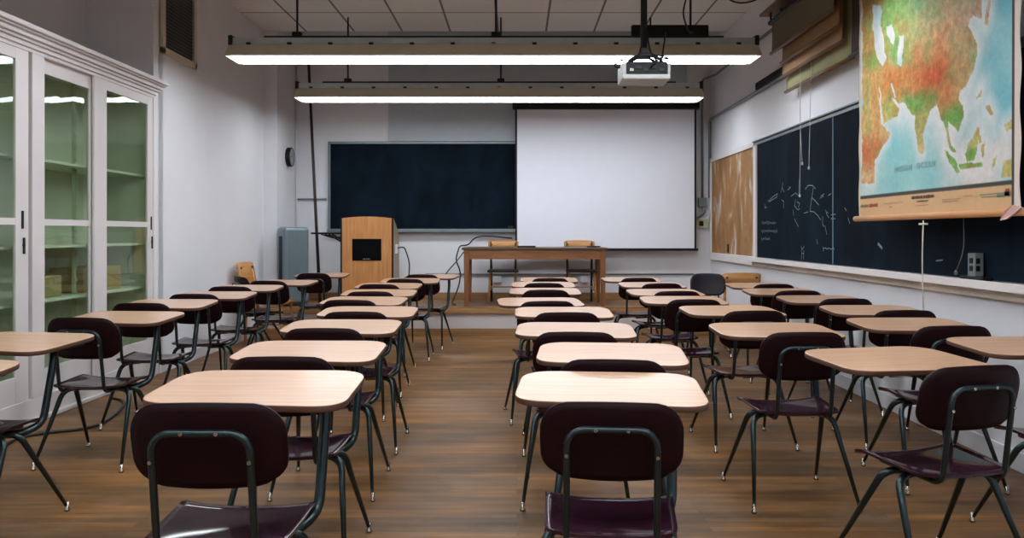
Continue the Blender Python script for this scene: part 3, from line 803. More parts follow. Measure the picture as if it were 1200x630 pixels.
# ------------------------------------------------------------------ conduits and boxes
def pipe(name, pts, r, label, m=GREYM, cat='pipe', rad=0.06):
    b = bm_new(); add_tube(b, fillet(pts, rad, 5), r, 8); return tag(obj(name, b, m), label, cat)
pipe('conduit_pipe', [(XR-0.03, 11.455, 1.80), (XR-0.03, 11.455, 2.90), (XR-0.03, 4.2, 2.90)], 0.019, 'grey conduit running along the right wall above the chalkboard')
pipe('conduit_pipe', [(2.62, YB-0.03, 1.80), (2.62, YB-0.03, 3.47), (XR-0.03, 11.1, 3.47), (XR-0.03, 8.1, 3.47)], 0.017, 'grey conduit high on the right wall under the ceiling')
pipe('conduit_pipe', [(2.64, YB-0.04, 1.68), (2.64, YB-0.04, 1.58), (2.52, YB-0.04, 1.515), (2.52, YB-0.04, 1.502)], 0.022, 'short grey flexible conduit above the corner outlet box')
pipe('conduit_pipe', [(XJ+0.02, YB-0.036, 3.9), (XJ+0.02, YB-0.036, ZP)], 0.013, 'thin vertical pipe in the back left corner', WALL)
pipe('conduit_pipe', [(XJ+0.03, YB-0.02, 1.78), (-2.70, YB-0.02, 1.78)], 0.012, 'thin horizontal pipe left of the back chalkboard', GREYM)
pipe('conduit_pipe', [(-1.3, YB-0.02, 0.72), (XR-0.25, YB-0.02, 0.72)], 0.011, 'thin grey conduit low on the back wall behind the teacher table', GREYM)
b = bm_new(); add_box(b, -0.06, 0.06, -0.07, 0, 0, 0.13, 0.008); o = obj('junction_box', b, GREYM, None, (2.62, YB, 1.67)); tag(o, 'round-cornered grey junction box in the back right corner', 'junction box')
b = bm_new(); add_box(b, -0.10, 0.10, -0.06, 0, 0, 0.13, 0.008); add_box(b, -0.03, 0.03, -0.064, -0.058, 0.03, 0.10, 0.002, 1)
o = obj('outlet_box', b, [mat('box_beige', (176, 172, 140), 0.5), BLACK], None, (2.60, YB, 1.37)); tag(o, 'beige outlet box on the back wall right of the screen', 'outlet')
for x, lab in ((-0.28, 'white wall outlet low on the back wall behind the left table half'), (0.95, 'white wall outlet low on the back wall behind the right wooden chair')):
    b = bm_new(); add_box(b, -0.06, 0.06, -0.035, 0, 0, 0.09, 0.006); o = obj('power_outlet', b, TRIMW, None, (x, YB, 0.60)); tag(o, lab, 'outlet')

# ------------------------------------------------------------------ wall maps
def draw_map(root, X, ya, yb, zt, zb, sheetmat, case=True, flip=1, nb='map_sheet', dowelm=None, ovh=0.03, casem=None):
    """pull-down map hanging parallel to the right wall at X, from y=ya (near) to yb (far)"""
    b = bm_new(); n = 14; m = 10; g = {}
    rr = random.Random(int(ya*100))
    for i in range(n+1):
        for j in range(m+1):
            y = ya+(yb-ya)*i/n; z = zb+(zt-zb)*j/m
            g[i, j] = (b.verts.new((X+0.006*math.sin(i*0.9+j*0.3)-0.002, y, z)), b.verts.new((X+0.006*math.sin(i*0.9+j*0.3), y, z)))
    for i in range(n):
        for j in range(m):
            b.faces.new([g[q][0] for q in ((i, j), (i+1, j), (i+1, j+1), (i, j+1))]).smooth = True
            b.faces.new([g[q][1] for q in ((i, j), (i, j+1), (i+1, j+1), (i+1, j))]).smooth = True
    rim = [(i, 0) for i in range(n)]+[(n, j) for j in range(m)]+[(i, m) for i in range(n, 0, -1)]+[(0, j) for j in range(m, 0, -1)]
    for k_ in range(len(rim)):
        p_, q_ = rim[k_], rim[(k_+1) % len(rim)]
        b.faces.new((g[p_][0], g[q_][0], g[q_][1], g[p_][1]))
    obj(nb, b, sheetmat, root)
    b = bm_new(); add_tube(b, [(X, ya-ovh, zb), (X, yb+ovh, zb)], 0.016, 10); obj('dowel', b, dowelm or MATS['chair_wood_dark'], root)
    b = bm_new(); add_tube(b, [(X, ya-0.05, zt), (X, yb+0.05, zt)], 0.024, 12); obj('roller', b, casem or BLACK, root)
    for y in (ya-0.03, yb+0.03):
        b = bm_new(); add_box(b, X-0.006, X+0.006, y-0.015, y+0.015, zt, 3.43, 0.002); obj('bracket', b, BLACK, root)
wood('chair_wood_dark', (96, 68, 44), (120, 86, 56), 0.45, 'Y', 5)
MA = mat('old_map_olive', (104, 98, 78), 0.8, var=0.08, scale=3)
MB_ = mat('old_map_brown', (150, 118, 84), 0.8, var=0.12, scale=3)
MC = mat('old_map_tan', (172, 138, 104), 0.8, var=0.15, scale=2)
MD = mat('old_map_green', (158, 156, 116), 0.8, var=0.12, scale=3)
for X, ya, yb, zt, zb, m_, lab in (
    (2.45, 6.27, 7.80, 3.33, 3.03, MA, 'dark olive roll-up map, front and highest of the stacked maps on the right wall'),
    (2.505, 6.30, 7.66, 3.33, 2.91, MB_, 'brown roll-up map just behind the highest one on the right wall'),
    (2.565, 6.40, 7.84, 3.33, 2.81, MC, 'tan roll-up map hanging above the pale green map on the right wall'),
    (2.63, 6.37, 7.92, 3.33, 2.68, MD, 'pale green roll-up map, lowest hanging of the stacked maps')):
    r_ = empty('roll_up_map', (0, 0, 0)); draw_map(r_, X, ya, yb, zt, zb, m_)
    tag(r_, lab, 'map', 'stacked roll-up maps')
r_ = empty('roll_up_map'); draw_map(r_, 2.565, 4.05, 6.22, 3.33, 2.66, mat('dark_map_shadow', (52, 34, 32), 0.8, var=0.1), dowelm=BLACK)  # dark sheet colour also fills in the shadow beside the map cases
tag(r_, 'very dark roll-up map filling in shadow, partly hidden behind the colourful relief map', 'map')
b = bm_new(); add_box(b, XR-0.05, XR, 7.95, 9.2, 2.92, 3.0, 0.008); o = obj('map_rail', b, BLACK); tag(o, 'black rail fixed on the right wall left of the stacked maps', 'rail')

# relief map of Asia: a printed sheet coloured per vertex
AX, AYA, AYB, AZT, AZB = 2.50, 4.03, 5.93, 3.33, 1.405
def blob(p, c, r): return (p, c, r)
LAND = [((560, 520), (196, 78, 38), 85), ((640, 450), (200, 88, 46), 70), ((650, 130), (205, 152, 118), 150), ((330, 120), (120, 182, 96), 110), ((500, 40), (110, 186, 146), 90), ((450, 230), (226, 206, 152), 80),
        ((360, 350), (120, 180, 96), 55), ((260, 600), (204, 118, 58), 62), ((180, 640), (214, 168, 98), 60), ((420, 560), (208, 140, 80), 50), ((110, 620), (222, 178, 108), 90), ((110, 300), (206, 150, 86), 60), ((400, 130), (196, 196, 120), 60), ((600, 60), (196, 170, 110), 60), ((130, 420), (120, 170, 80), 40), ((110, 1060), (206, 108, 62), 60), ((100, 880), (218, 176, 104), 60), ((190, 1080), (150, 180, 90), 25), ((540, 685), (86, 160, 70), 45), ((430, 740), (96, 160, 74), 45),
        ((710, 800), (88, 158, 66), 55), ((650, 700), (206, 128, 78), 60), ((460, 850), (170, 160, 92), 70), ((820, 330), (134, 166, 120), 90), ((800, 520), (180, 166, 110), 80), ((830, 80), (170, 170, 150), 80), ((690, 330), (222, 160, 106), 90), ((830, 1110), (90, 166, 66), 40), ((860, 980), (190, 176, 104), 40), ((700, 1100), (110, 160, 80), 50), ((960, 780), (186, 168, 110), 40), ((1090, 1180), (196, 186, 110), 70), ((1080, 880), (196, 186, 130), 40),
        ((280, 760), (170, 180, 90), 40), ((480, 400), (214, 140, 86), 60), ((530, 330), (220, 166, 108), 70), ((100, 60), (180, 130, 80), 60), ((720, 230), (216, 164, 122), 80)]
SEA = [((1000, 420), (112, 188, 198), 140), ((1060, 150), (150, 205, 212), 120), ((1000, 650), (120, 192, 204), 110), ((420, 1120), (152, 206, 204), 160), ((250, 1060), (122, 196, 204), 70), ((380, 830), (206, 220, 222), 90), ((560, 880), (214, 222, 224), 90), ((760, 950), (228, 212, 206), 120), ((870, 330), (228, 210, 208), 60), ((880, 560), (226, 218, 216), 70), ((800, 700), (216, 218, 220), 90), ((960, 900), (176, 212, 216), 90), ((950, 1100), (206, 214, 212), 120), ((170, 300), (206, 212, 212), 120), ((310, 350), (228, 226, 222), 60), ((1040, 30), (96, 170, 190), 60), ((850, 1200), (228, 208, 200), 120), ((1050, 1050), (226, 210, 200), 60), ((200, 1200), (170, 210, 200), 60)]
POLY = [
 [(60, -700), (900, -700), (900, 20), (905, 130), (840, 110), (810, 180), (845, 250), (865, 310), (872, 380), (850, 470), (800, 590), (745, 660), (735, 690), (775, 745), (772, 830), (735, 925), (690, 880), (668, 850), (660, 905), (690, 1000), (722, 1075), (700, 1080), (668, 1000), (640, 860), (615, 840), (590, 735), (550, 770), (500, 890), (492, 1080), (468, 1085), (440, 960), (432, 820), (390, 770), (368, 720), (330, 722), (318, 720), (270, 690), (282, 720), (328, 760), (312, 815), (215, 865), (205, 880), (258, 935), (250, 970), (180, 1075), (150, 1130), (145, 1290), (60, 1290)],
 [(640, 1055), (665, 1060), (720, 1130), (755, 1210), (735, 1220), (690, 1170)], [(870, 885), (888, 900), (880, 1000), (850, 1120), (800, 1145), (780, 1080), (810, 1000), (850, 950)],
 [(930, 740), (960, 730), (985, 800), (965, 815), (945, 780)], [(1050, 1140), (1140, 1090), (1140, 1250), (1040, 1250)], [(1060, 880), (1110, 840), (1130, 900), (1080, 925)],
 [(940, 20), (965, -10), (960, 90), (935, 180), (918, 160)], [(740, 1150), (900, 1140), (910, 1170), (760, 1190)], [(900, 1020), (930, 1000), (920, 1090), (905, 1120)], [(980, 1130), (1010, 1100), (1000, 1150), (970, 1190)], [(880, 960), (890, 950), (900, 1000), (884, 1010)], [(870, 700), (880, 660), (900, 620), (892, 690)]]
LAKES = [[(132, 30), (190, 40), (195, 200), (215, 330), (232, 400), (205, 470), (180, 430), (140, 330), (135, 200)], [(235, 185), (270, 175), (290, 240), (292, 315), (262, 300), (238, 240)], [(325, 250), (358, 250), (352, 330), (335, 460), (312, 445), (322, 340)], [(180, 600), (195, 690), (212, 870), (198, 870), (184, 740)], [(265, 590), (280, 590), (300, 690), (288, 700)]]
def inside(poly, x, y):
    r = False; n = len(poly); j = n-1
    for i in range(n):
        xi, yi = poly[i]; xj, yj = poly[j]
        if (yi > y) != (yj > y) and x < (xj-xi)*(y-yi)/(yj-yi)+xi: r = not r
        j = i
    return r
from mathutils import noise as mnoise
def is_land(x_, y_):
    return any(inside(p, x_, y_) for p in POLY) and not any(inside(p, x_, y_) for p in LAKES)
def map_colour(y, z, shore=0.0):
    # sheet position -> drawing coordinates of the print
    px = 606+AX*F/y; py = 273-(z-H)*F/y
    u = (AYB-y)/(AYB-AYA)
    v = (AZT-z)/(AZT-AZB)
    dx, dy = (px-1000)*6, py*6
    jx = 14*mnoise.noise(Vector((y*14, z*14, 0))); jy = 14*mnoise.noise(Vector((y*14, z*14, 5)))
    x_, y_ = dx+jx, dy+jy
    left = 0.015; right = 0.975
    neat = 1.545
    if u < left or u > right: return (214, 200, 190) if u > right else (206, 190, 160)
    if u > right-0.012: return (70, 62, 60)
    if z < neat:
        return (206, 166, 124)
    if z < neat+0.028: return (66, 66, 58)
    land = is_land(x_, y_)
    S_ = LAND if land else SEA
    base = (226, 190, 142) if land else (206, 218, 220); w = 0.10; acc = [w*q for q in base]
    for (bx, by), c_, r_ in S_:
        g = math.exp(-((x_-bx)**2+(y_-by)**2)/(2*r_*r_))
        for k_ in range(3): acc[k_] += g*c_[k_]
        w += g
    col = [a/w for a in acc]
    if not land and shore > 0: col = [q+(t_-q)*shore for q, t_ in zip(col, (232, 226, 222))]
    nz = mnoise.noise(Vector((y*22, z*22, 1)))*0.5+mnoise.noise(Vector((y*60, z*60, 2)))*0.5
    if land:      # relief tints broken up by ridges and valleys
        v1 = mnoise.noise(Vector((y*7, z*7, 9)))+0.5*mnoise.noise(Vector((y*19, z*19, 4)))
        t_ = (120, 166, 92) if v1 < 0 else (196, 112, 62); k1 = min(0.38, abs(v1)*0.55)
        col = [q+(p_-q)*k1 for q, p_ in zip(col, t_)]
    else:
        v1 = mnoise.noise(Vector((y*4, z*4, 12)))
        t_ = (92, 178, 192) if v1 < 0 else (226, 228, 226); k1 = min(0.4, abs(v1)*0.6)
        col = [q+(p_-q)*k1 for q, p_ in zip(col, t_)]
    col = [q*0.93 for q in col]
    col = [max(0, min(255, q*(1+(0.28 if land else 0.06)*nz))) for q in col]
    return tuple(col)
am = empty('relief_map')
NX, NZ = 260, 240
b = bm_new(); lay = b.loops.layers.float_color.new('print')
vs = {}
for i in range(NX+1):
    for j in range(NZ+1):
        y = AYA+(AYB-AYA)*i/NX; z = AZB+(AZT-AZB)*j/NZ
        edge = 0.007*math.sin(z*17)*(1 if i in (0, NX) else 0)
        vs[i, j] = b.verts.new((AX+0.006*math.sin(y*3+z)*(j/NZ), y+edge, z))
wet = {}
for i in range(NX+1):
    for j in range(NZ+1):
        y = AYA+(AYB-AYA)*i/NX; z = AZB+(AZT-AZB)*j/NZ
        wet[i, j] = not is_land((606+AX*F/y-1000)*6, (273-(z-H)*F/y)*6)
dist = {k_: (99 if v_ else 0) for k_, v_ in wet.items()}
for sweep in range(2):                      # two-pass distance to the nearest land
    rng_i = range(NX+1) if sweep == 0 else range(NX, -1, -1); rng_j = range(NZ+1) if sweep == 0 else range(NZ, -1, -1); d_ = -1 if sweep == 0 else 1
    for i in rng_i:
        for j in rng_j:
            dist[i, j] = min(dist[i, j], dist.get((i+d_, j), 99)+1, dist.get((i, j+d_), 99)+1, dist.get((i+d_, j+d_), 99)+1.4, dist.get((i+d_, j-d_), 99)+1.4)
colour = {}
for i in range(NX+1):
    for j in range(NZ+1):
        y = AYA+(AYB-AYA)*i/NX; z = AZB+(AZT-AZB)*j/NZ
        colour[i, j] = s2l(map_colour(y, z, 0.8*max(0, 1-dist[i, j]/11.0)))
for i in range(NX):
    for j in range(NZ):
        f = b.faces.new((vs[i, j], vs[i, j+1], vs[i+1, j+1], vs[i+1, j])); f.smooth = True
        for lp, q_ in zip(f.loops, ((i, j), (i, j+1), (i+1, j+1), (i+1, j))):
            c_ = colour[q_]; lp[lay] = (c_[0], c_[1], c_[2], 1)
pm = bpy.data.materials.new('map_print'); pm.use_nodes = True
nt = pm.node_tree; at_ = nt.nodes.new('ShaderNodeVertexColor'); at_.layer_name = 'print'
no_ = nt.nodes.new('ShaderNodeTexNoise'); no_.inputs['Scale'].default_value = 30; tc_ = nt.nodes.new('ShaderNodeTexCoord')
mx_ = nt.nodes.new('ShaderNodeMixRGB'); mx_.blend_type = 'MULTIPLY'; mx_.inputs['Fac'].default_value = 0.15
nt.links.new(tc_.outputs['Object'], no_.inputs['Vector']); nt.links.new(at_.outputs['Color'], mx_.inputs['Color1']); nt.links.new(no_.outputs['Fac'], mx_.inputs['Color2'])
nt.links.new(mx_.outputs['Color'], nt.nodes['Principled BSDF'].inputs['Base Color']); nt.nodes['Principled BSDF'].inputs['Roughness'].default_value = 0.7; nt.nodes['Principled BSDF'].inputs['Specular IOR Level'].default_value = 0.2
sheet = obj('map_sheet', b, pm, am, recalc=False)
sd = sheet.modifiers.new('cloth_backing', 'SOLIDIFY'); sd.thickness = 0.002
# lines of small print and coloured marks on the footer strip
b = bm_new()
def mark(px0, px1, py, hh, mi=0):
    a = on_board(px0, py, AX-0.003); c_ = on_board(px1, py-(px1-px0)*0.08, AX-0.003)
    a.z = c_.z = a.z
    f = b.faces.new([b.verts.new(v) for v in (a+Vector((0, 0, hh)), a-Vector((0, 0, hh)), c_-Vector((0, 0, hh)), c_+Vector((0, 0, hh)))]); f.material_index = mi
def printed(px0, px1, py, hh, gap=0.35, step=1.6, mi=0):
    x = px0; rr = random.Random(int(px0*7+py))
    while x < px1:
        w_ = step*rr.uniform(0.5, 1.0)
        yy = py-(x-px0)*0.085
        mark(x, x+w_, yy, hh*rr.uniform(0.7, 1.0), mi); x += w_+step*gap
printed(1068, 1080, 231.6, 0.011, 0.2, 1.5); printed(1082, 1094, 230.4, 0.011, 0.2, 1.5)
printed(1074, 1087, 236, 0.005, 0.3, 1.0); printed(1073, 1088, 241, 0.003, 0.3, 0.9, 3)
printed(1008.5, 1017, 241.5, 0.011, 0.1, 1.6, 1); printed(1018.5, 1027, 240.8, 0.013, 0.1, 1.5, 2)
printed(1036, 1058, 238.5, 0.003, 0.4, 0.9, 3); printed(1042, 1045, 242.3, 0.004, 0.2, 0.8, 2)
printed(1104, 1125, 234, 0.003, 0.3, 0.9, 3); printed(1104, 1122, 236.5, 0.003, 0.3, 0.9, 3); printed(1129, 1139, 229.5, 0.004, 0.6, 1.0, 3)
mark(1148, 1168, 228.2, 0.003, 4); mark(1150, 1184, 231, 0.002, 4); mark(1168, 1184, 228.5, 0.012, 4); mark(1177, 1183, 226.5, 0.013, 0); printed(1178, 1183, 222.5, 0.008, 0.1, 1.4, 2)
obj('printed_text', b, [mat('ink_dark', (84, 66, 56), 0.8), mat('ink_olive', (124, 104, 50), 0.8), mat('ink_red', (150, 66, 44), 0.8), mat('ink_faint', (160, 126, 92), 0.8), mat('ink_green', (112, 128, 104), 0.8)], am)
tcv = bpy.data.curves.new('map_lettering', 'FONT'); tcv.body = 'INDIAN  OCEAN'; tcv.size = 0.055; tcv.space_character = 1.35; tcv.extrude = 0.0004; tcv.align_x = 'CENTER'
tcv.materials.append(mat('ink_sea', (124, 156, 158), 0.8))
tmp_ = bpy.data.objects.new('lettering_curve', tcv); COL.objects.link(tmp_); bpy.context.view_layer.update()
tme = bpy.data.meshes.new_from_object(tmp_.evaluated_get(bpy.context.evaluated_depsgraph_get())); bpy.data.objects.remove(tmp_)
to = bpy.data.objects.new('map_lettering', tme); COL.objects.link(to); to.parent = am
to.matrix_world = Matrix(((0, 0, -1, AX-0.004), (-1, 0, 0, 5.10), (0, 1, 0, 1.70), (0, 0, 0, 1)))
b = bm_new(); add_tube(b, [(AX, AYA-0.05, AZB), (AX, AYB+0.06, AZB)], 0.02, 12); obj('dowel', b, wood('map_dowel', (186, 130, 82), (204, 150, 100), 0.5, 'Y', 4), am)
b = bm_new(); add_tube(b, [(AX, AYA-0.05, AZT), (AX, AYB+0.06, AZT)], 0.03, 12); obj('roller', b, BLACK, am)
for y in (AYA-0.04, AYB+0.05):
    b = bm_new(); add_box(b, AX-0.006, AX+0.006, y-0.015, y+0.015, AZT, 3.43, 0.003); obj('bracket', b, BLACK, am)
o = empty('map_rack', (XR, 0, 3.43))
b = bm_new(); add_box(b, -0.36, 0, 3.85, 8.0, 0, 0.025, 0.004); obj('shelf_board', b, MATS['chair_wood_dark'], o)
for y in (3.9, 6.30, 7.96):
    b = bm_new()
    A = [b.verts.new((x, y-0.012, z)) for x, z in ((0, 0.025), (-0.30, 0.025), (0, 0.22))]; B = [b.verts.new((x, y+0.012, z)) for x, z in ((0, 0.025), (-0.30, 0.025), (0, 0.22))]
    b.faces.new(A); b.faces.new(list(reversed(B)))
    for i in range(3): b.faces.new((A[i], A[(i+1) % 3], B[(i+1) % 3], B[i]))
    obj('bracket', b, BLACK, o)
tag(o, 'dark wooden rack high on the right wall carrying the roll-up maps', 'rack')
b = bm_new()
# folded pink cloth tag at the dowel's near end
q = [(AX-0.03, 4.13, 1.365), (AX-0.04, 4.07, 1.415), (AX-0.03, 4.02, 1.44), (AX-0.02, 3.97, 1.425), (AX-0.02, 4.02, 1.40), (AX-0.03, 4.08, 1.37)]
A = [b.verts.new(v) for v in q]; B = [b.verts.new((v[0]-0.012, v[1], v[2])) for v in q]
b.faces.new(A); b.faces.new(list(reversed(B)))
for i in range(6):
    j = (i+1) % 6; b.faces.new((A[i], A[j], B[j], B[i]))
obj('pink_tag', b, mat('pink_cloth', (216, 176, 170), 0.7), am)
tag(am, 'large colourful relief map of Asia hanging over the right chalkboard', 'map')

# pull cords
def cord(pts, label, r=0.0028, knob=True, m=CORD):
    root = empty('pull_cord', pts[0])
    o0 = Vector(pts[0]); P = [Vector(q)-o0 for q in pts]
    b = bm_new(); add_tube(b, fillet(P, 0.15, 5), r, 6); obj('string', b, m, root)
    if knob:
        b = bm_new(); add_lathe(b, [(0.005, -0.02), (0.010, -0.014), (0.009, 0.0), (0.004, 0.01)], tuple(P[-1]), 'Z', 10); obj('knob', b, m, root)
    tag(root, label, 'cord', 'map pull cords'); return root
cord([(2.60, 7.44, 2.68), (2.60, 7.44, 2.1), (2.60, 7.46, 1.65)], 'pull cord hanging lowest over the left part of the right chalkboard')
cord([(2.55, 7.30, 2.80), (2.55, 7.31, 2.3), (2.56, 7.28, 1.93)], 'pull cord with a knob, middle of three over the chalkboard')
cord([(2.57, 7.08, 2.80), (2.57, 7.12, 2.2), (2.57, 7.14, 1.88)], 'pull cord nearest the map of the three over the chalkboard')
cr_ = cord([(2.49, 4.97, 1.378), (2.485, 4.975, 1.1), (2.49, 4.97, 0.82)], 'long white pull cord hanging from the middle of the relief map', 0.0045)
b = bm_new(); add_box(b, -0.012, 0.012, -0.04, 0.04, -0.028, -0.016, 0.005); obj('handle', b, CORD, cr_)
cord([(2.62, 4.76, 1.42), (2.62, 4.75, 1.2), (2.62, 4.84, 1.07)], 'thin greyish cord dangling behind the relief map near the socket post', 0.003, True, mat('cord_grey', (110, 112, 104), 0.7))

# ------------------------------------------------------------------ built-in cabinets on the left
cab = empty('glass_cabinet', (XL, 0, 0))
b = bm_new()
D = 0.50
add_box(b, -D, -D+0.02, CAB0, CAB1, 0.0, CABH)               # back
add_box(b, -D, 0.0, CAB1-0.03, CAB1, 0.0, CABH); add_box(b, -D, 0.0, CAB0, CAB0+0.03, 0.0, CABH)
add_box(b, -D, 0.0, CAB0, CAB1, 0.10, 0.16); add_box(b, -D, 0.0, CAB0, CAB1, CABH-0.03, CABH)
for y in (5.60, 3.72): add_box(b, -D, -0.06, y-0.015, y+0.015, 0.16, CABH)
obj('carcass', b, CABIN, cab)
b = bm_new()
add_box(b, -0.03, 0.012, CAB0, CAB1, 0.0, 0.17, 0.004)
add_box(b, 0.0, 0.03, CAB0, CAB1, 0.0, 0.035, 0.008)
add_box(b, -0.03, 0.012, CAB0, CAB1, 2.53, CABH, 0.003)
for y0_, y1_ in ((CAB1-0.03, CAB1), (5.53, 5.675), (3.64, 3.785), (CAB0, CAB0+0.06)): add_box(b, -0.03, 0.014, y0_, y1_, 0.17, 2.53, 0.004)
obj('face_frame', b, CABW, cab)
b = bm_new()
for k_, (z0_, z1_, pr) in enumerate(((2.555, 2.585, 0.03), (2.585, 2.605, 0.05), (2.605, 2.635, 0.075), (2.635, 2.648, 0.10), (2.648, 2.68, 0.125))):
    add_box(b, -D, pr, CAB0, CAB1+pr*0.5, z0_, z1_, 0.005)
obj('cornice', b, CABW, cab)
for z in (0.82, 1.21, 1.83):
    b = bm_new(); add_box(b, -D+0.02, -0.07, CAB0+0.03, CAB1-0.03, z-0.02, z, 0.003); obj('shelf', b, mat('shelf_paint', (206, 212, 196), 0.5), cab)
for y in (6.42, 4.65):
    b = bm_new(); add_box(b, -0.20, -0.18, y-0.015, y+0.015, 0.16, 2.5)
    for z in range(24): add_box(b, -0.18, -0.172, y-0.012, y+0.012, 0.25+z*0.095, 0.28+z*0.095)
    obj('shelf_standard', b, mat('standard_metal', (176, 184, 160), 0.5), cab)
def door(y0_, y1_, xo, sw0, sw1, toprail, label=None, pull=None):
    b = bm_new(); x0, x1 = xo-0.022, xo
    add_box(b, x0, x1, y0_, y0_+sw0, 0.17, 2.54, 0.003); add_box(b, x0, x1, y1_-sw1, y1_, 0.17, 2.54, 0.003)
    ya_, yb_ = y0_+sw0-0.001, y1_-sw1+0.001; xr = x1-0.0015
    for za, zb in ((0.1705, 0.345), (1.355, 1.40), (toprail, 2.5395)): add_box(b, x0+0.0015, xr, ya_, yb_, za, zb)
    d = obj('door', b, CABW, cab)
    for z0_, z1_ in ((0.345, 1.355), (1.40, toprail)):
        b = bm_new(); add_box(b, x0+0.008, x0+0.012, y0_+sw0-0.004, y1_-sw1+0.004, z0_-0.004, z1_+0.004); obj('glass_pane', b, GLASS, d)
    if pull:
        b = bm_new(); add_box(b, x1, x1+0.004, pull-0.013, pull+0.013, 1.33, 1.45, 0.002); obj('finger_pull', b, BLACK, d)
        b = bm_new(); add_lathe(b, [(0.012, 0.0), (0.012, 0.01), (0.006, 0.014)], (x1, pull+0.01, 1.22), 'X', 10); add_box(b, x1, x1+0.012, pull-0.008+0.01, pull+0.018, 1.16, 1.27, 0.003); obj('latch', b, DARKM, d)
    return d
door(6.36, 7.385, 0.006, 0.19, 0.11, 2.455, pull=7.34)
door(5.60, 6.45, -0.026, 0.075, 0.10, 2.43)
door(4.45, 5.50, 0.006, 0.11, 0.14, 2.455, pull=5.43)
door(3.70, 4.55, -0.026, 0.08, 0.10, 2.43)
door(2.70, 3.66, 0.006, 0.11, 0.14, 2.455, pull=3.6)
door(1.93, 2.80, -0.026, 0.08, 0.10, 2.43)
tag(cab, 'tall white built-in cabinet with sliding glass doors along the left wall', 'cabinet')
# pale papers and a box left on the shelves
b = bm_new(); add_box(b, -0.14, 0.14, -0.30, 0.30, 0, 0.20, 0.01); o = obj('storage_box', b, mat('kraft_board', (166, 140, 92), 0.7), None, (XL-0.28, 6.78, 0.8205)); tag(o, 'tan cardboard box on a cabinet shelf behind the farthest glass door', 'box')
b = bm_new(); add_box(b, -0.12, 0.12, -0.22, 0.22, 0, 0.16, 0.01); o = obj('storage_box', b, mat('kraft_board2', (150, 138, 96), 0.7), None, (XL-0.28, 5.98, 0.8205)); tag(o, 'low tan box on a cabinet shelf behind the middle glass door', 'box')

# ventilation grille high on the left wall
g_ = empty('ventilation_grille', (XL, 7.94, 3.46))
b = bm_new()
add_box(b, 0, 0.03, -0.40, -0.34, -0.48, 0.46, 0.005); add_box(b, 0, 0.03, 0.34, 0.40, -0.48, 0.46, 0.005); add_box(b, 0, 0.03, -0.40, 0.40, -0.48, -0.42, 0.005); add_box(b, 0, 0.03, -0.40, 0.40, 0.40, 0.46, 0.005)
obj('frame', b, TAN, g_)
b = bm_new(); add_box(b, 0.0, 0.004, -0.34, 0.34, -0.42, 0.40); obj('duct_opening', b, BLACK, g_)
b = bm_new()
for k_ in range(1, 20): y = -0.34+k_*0.034; add_box(b, 0.010, 0.013, y-0.0035, y+0.0035, -0.42, 0.40)
for k_ in range(1, 24): z = -0.42+k_*0.034; add_box(b, 0.013, 0.016, -0.34, 0.34, z-0.0035, z+0.0035)
obj('wire_mesh', b, mat('grille_wire', (92, 96, 90), 0.5, metal=0.3), g_)
tag(g_, 'rectangular ventilation grille high on the left wall past the cabinet', 'vent')

# round clock on the left wall's projecting corner
ck = empty('round_clock', (XJ, 11.09, 2.34))
b = bm_new(); add_lathe(b, [(0.125, 0.0), (0.13, 0.01), (0.13, 0.06), (0.118, 0.065), (0.115, 0.055)], (0, 0, 0), 'X', 28); obj('rim', b, BLACK, ck)
b = bm_new(); add_lathe(b, [(0.115, 0.05), (0.115, 0.057)], (0, 0, 0), 'X', 28); obj('face', b, mat('clock_face', (150, 158, 160), 0.5), ck)
b = bm_new(); add_box(b, 0.058, 0.061, -0.005, 0.005, 0.0, 0.07); add_box(b, 0.058, 0.061, -0.06, 0.0, -0.004, 0.004); obj('hands', b, BLACK, ck)
tag(ck, 'round black-rimmed wall clock on the left wall near the back corner', 'clock')

# grey standing air unit
hu = empty('air_purifier', (-2.915, 10.55, ZP), R(40))
b = bm_new(); add_box(b, -0.17, 0.17, -0.13, 0.13, 0.03, 1.02, 0.045, 0, 4); obj('casing', b, mat('unit_grey', (118, 134, 142), 0.35, metal=0.4, stretch=(30, 30, 1), var=0.12), hu)
b = bm_new(); add_box(b, -0.175, -0.166, -0.045, 0.045, 0.12, 0.90, 0.004); sl = obj('air_slot', b, BLACK, hu)
b = bm_new()
for k_ in range(16): add_box(b, -0.179, -0.174, -0.04, 0.04, 0.15+k_*0.046, 0.158+k_*0.046)
obj('louvre', b, DARKM, sl)
b = bm_new(); add_box(b, -0.15, 0.15, -0.12, 0.12, 0, 0.035, 0.01); obj('base', b, BLACK, hu)
b = bm_new()
for k_ in range(9): x = -0.12+k_*0.03; add_box(b, x-0.003, x+0.003, -0.134, -0.129, 0.10, 0.95, 0.001)
obj('front_ribs', b, mat('unit_rib', (110, 126, 134), 0.4, metal=0.3), hu)
tag(hu, 'grey upright rounded air unit in the back left corner', 'air unit')

# leaning window pole
b = bm_new(); P0 = Vector((-2.68, 11.02, ZP)); P1 = Vector((-2.96, 11.46, 3.95))
add_tube(b, [P0, P1], [0.022, 0.019], 10); add_tube(b, [P0+(P1-P0)*0.985, P1], 0.026, 10)
o = obj('window_pole', b, mat('pole_dark', (52, 40, 36), 0.5)); tag(o, 'long dark pole leaning against the back wall left of the lectern', 'pole')

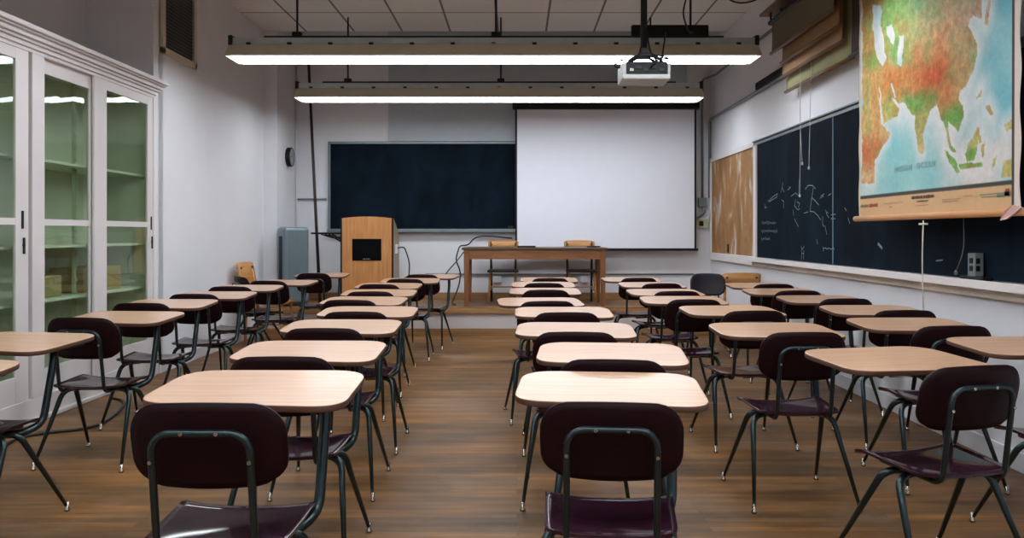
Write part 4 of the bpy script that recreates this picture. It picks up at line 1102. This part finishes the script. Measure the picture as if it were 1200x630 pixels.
# ------------------------------------------------------------------ loose cables
b = bm_new()
P = [at(600, 279, 11.38), at(570, 276, 11.36), at(556, 278, 11.3), at(549, 287, 11.2), Vector((-0.78, 11.0, 1.13)), at(536, 296, 10.9), at(534, 305, 10.8), at(540, 318, 10.75), at(538, 335, 10.7), Vector((-0.86, 10.62, ZP+0.012)), Vector((-0.80, 10.52, ZP+0.012))]
add_tube(b, fillet(P, 0.12, 5), 0.010, 8); o = obj('power_cable', b, BCORD); tag(o, 'black cable hanging from the back chalkboard tray past the table end', 'cable')
b = bm_new()
P = [at(545, 293, 11.0), at(536, 305, 11.05), at(526, 316, 11.2), at(520, 324, 11.3), Vector((-1.12, 11.40, 0.62))]
add_tube(b, fillet(P, 0.12, 5), 0.008, 8); o = obj('power_cable', b, BCORD); tag(o, 'dark cable sloping from the table end towards the lectern side', 'cable')
b = bm_new()
def fl(px, py): Z = 1.291*F/(py-273); return Vector(((px-606)*Z/F, Z, 0.009))
P = [fl(-60, 575), fl(0, 524), fl(25, 511), fl(60, 506), fl(95, 503), fl(118, 497), fl(134, 487), fl(146, 474), fl(143, 468), fl(130, 466)]
add_tube(b, fillet(P, 0.12, 5), 0.010, 8); o = obj('power_cable', b, BCORD); tag(o, 'black cable lying on the floor along the white cabinets', 'cable')

# ------------------------------------------------------------------ world, camera, view
w = bpy.data.worlds.new('world'); scene.world = w; w.use_nodes = True
w.node_tree.nodes['Background'].inputs['Color'].default_value = (0.05, 0.055, 0.06, 1); w.node_tree.nodes['Background'].inputs['Strength'].default_value = 0.3
cam = bpy.data.cameras.new('camera'); co = bpy.data.objects.new('camera', cam); COL.objects.link(co)
co.location = (0, 0, H); co.rotation_euler = (R(90), 0, 0)
cam.sensor_width = 36; cam.lens = F/1200*36; cam.shift_x = -6/1200; cam.shift_y = -42/1200
cam.clip_start = 0.05
scene.camera = co
scene.view_settings.view_transform = 'Standard'; scene.view_settings.look = 'None'; scene.view_settings.gamma = 1.0
scene.view_settings.use_curve_mapping = False
scene.view_settings.exposure = 0.0
scene.cycles.use_denoising = True
scene.cycles.max_bounces = 10; scene.cycles.diffuse_bounces = 5; scene.cycles.transparent_max_bounces = 16
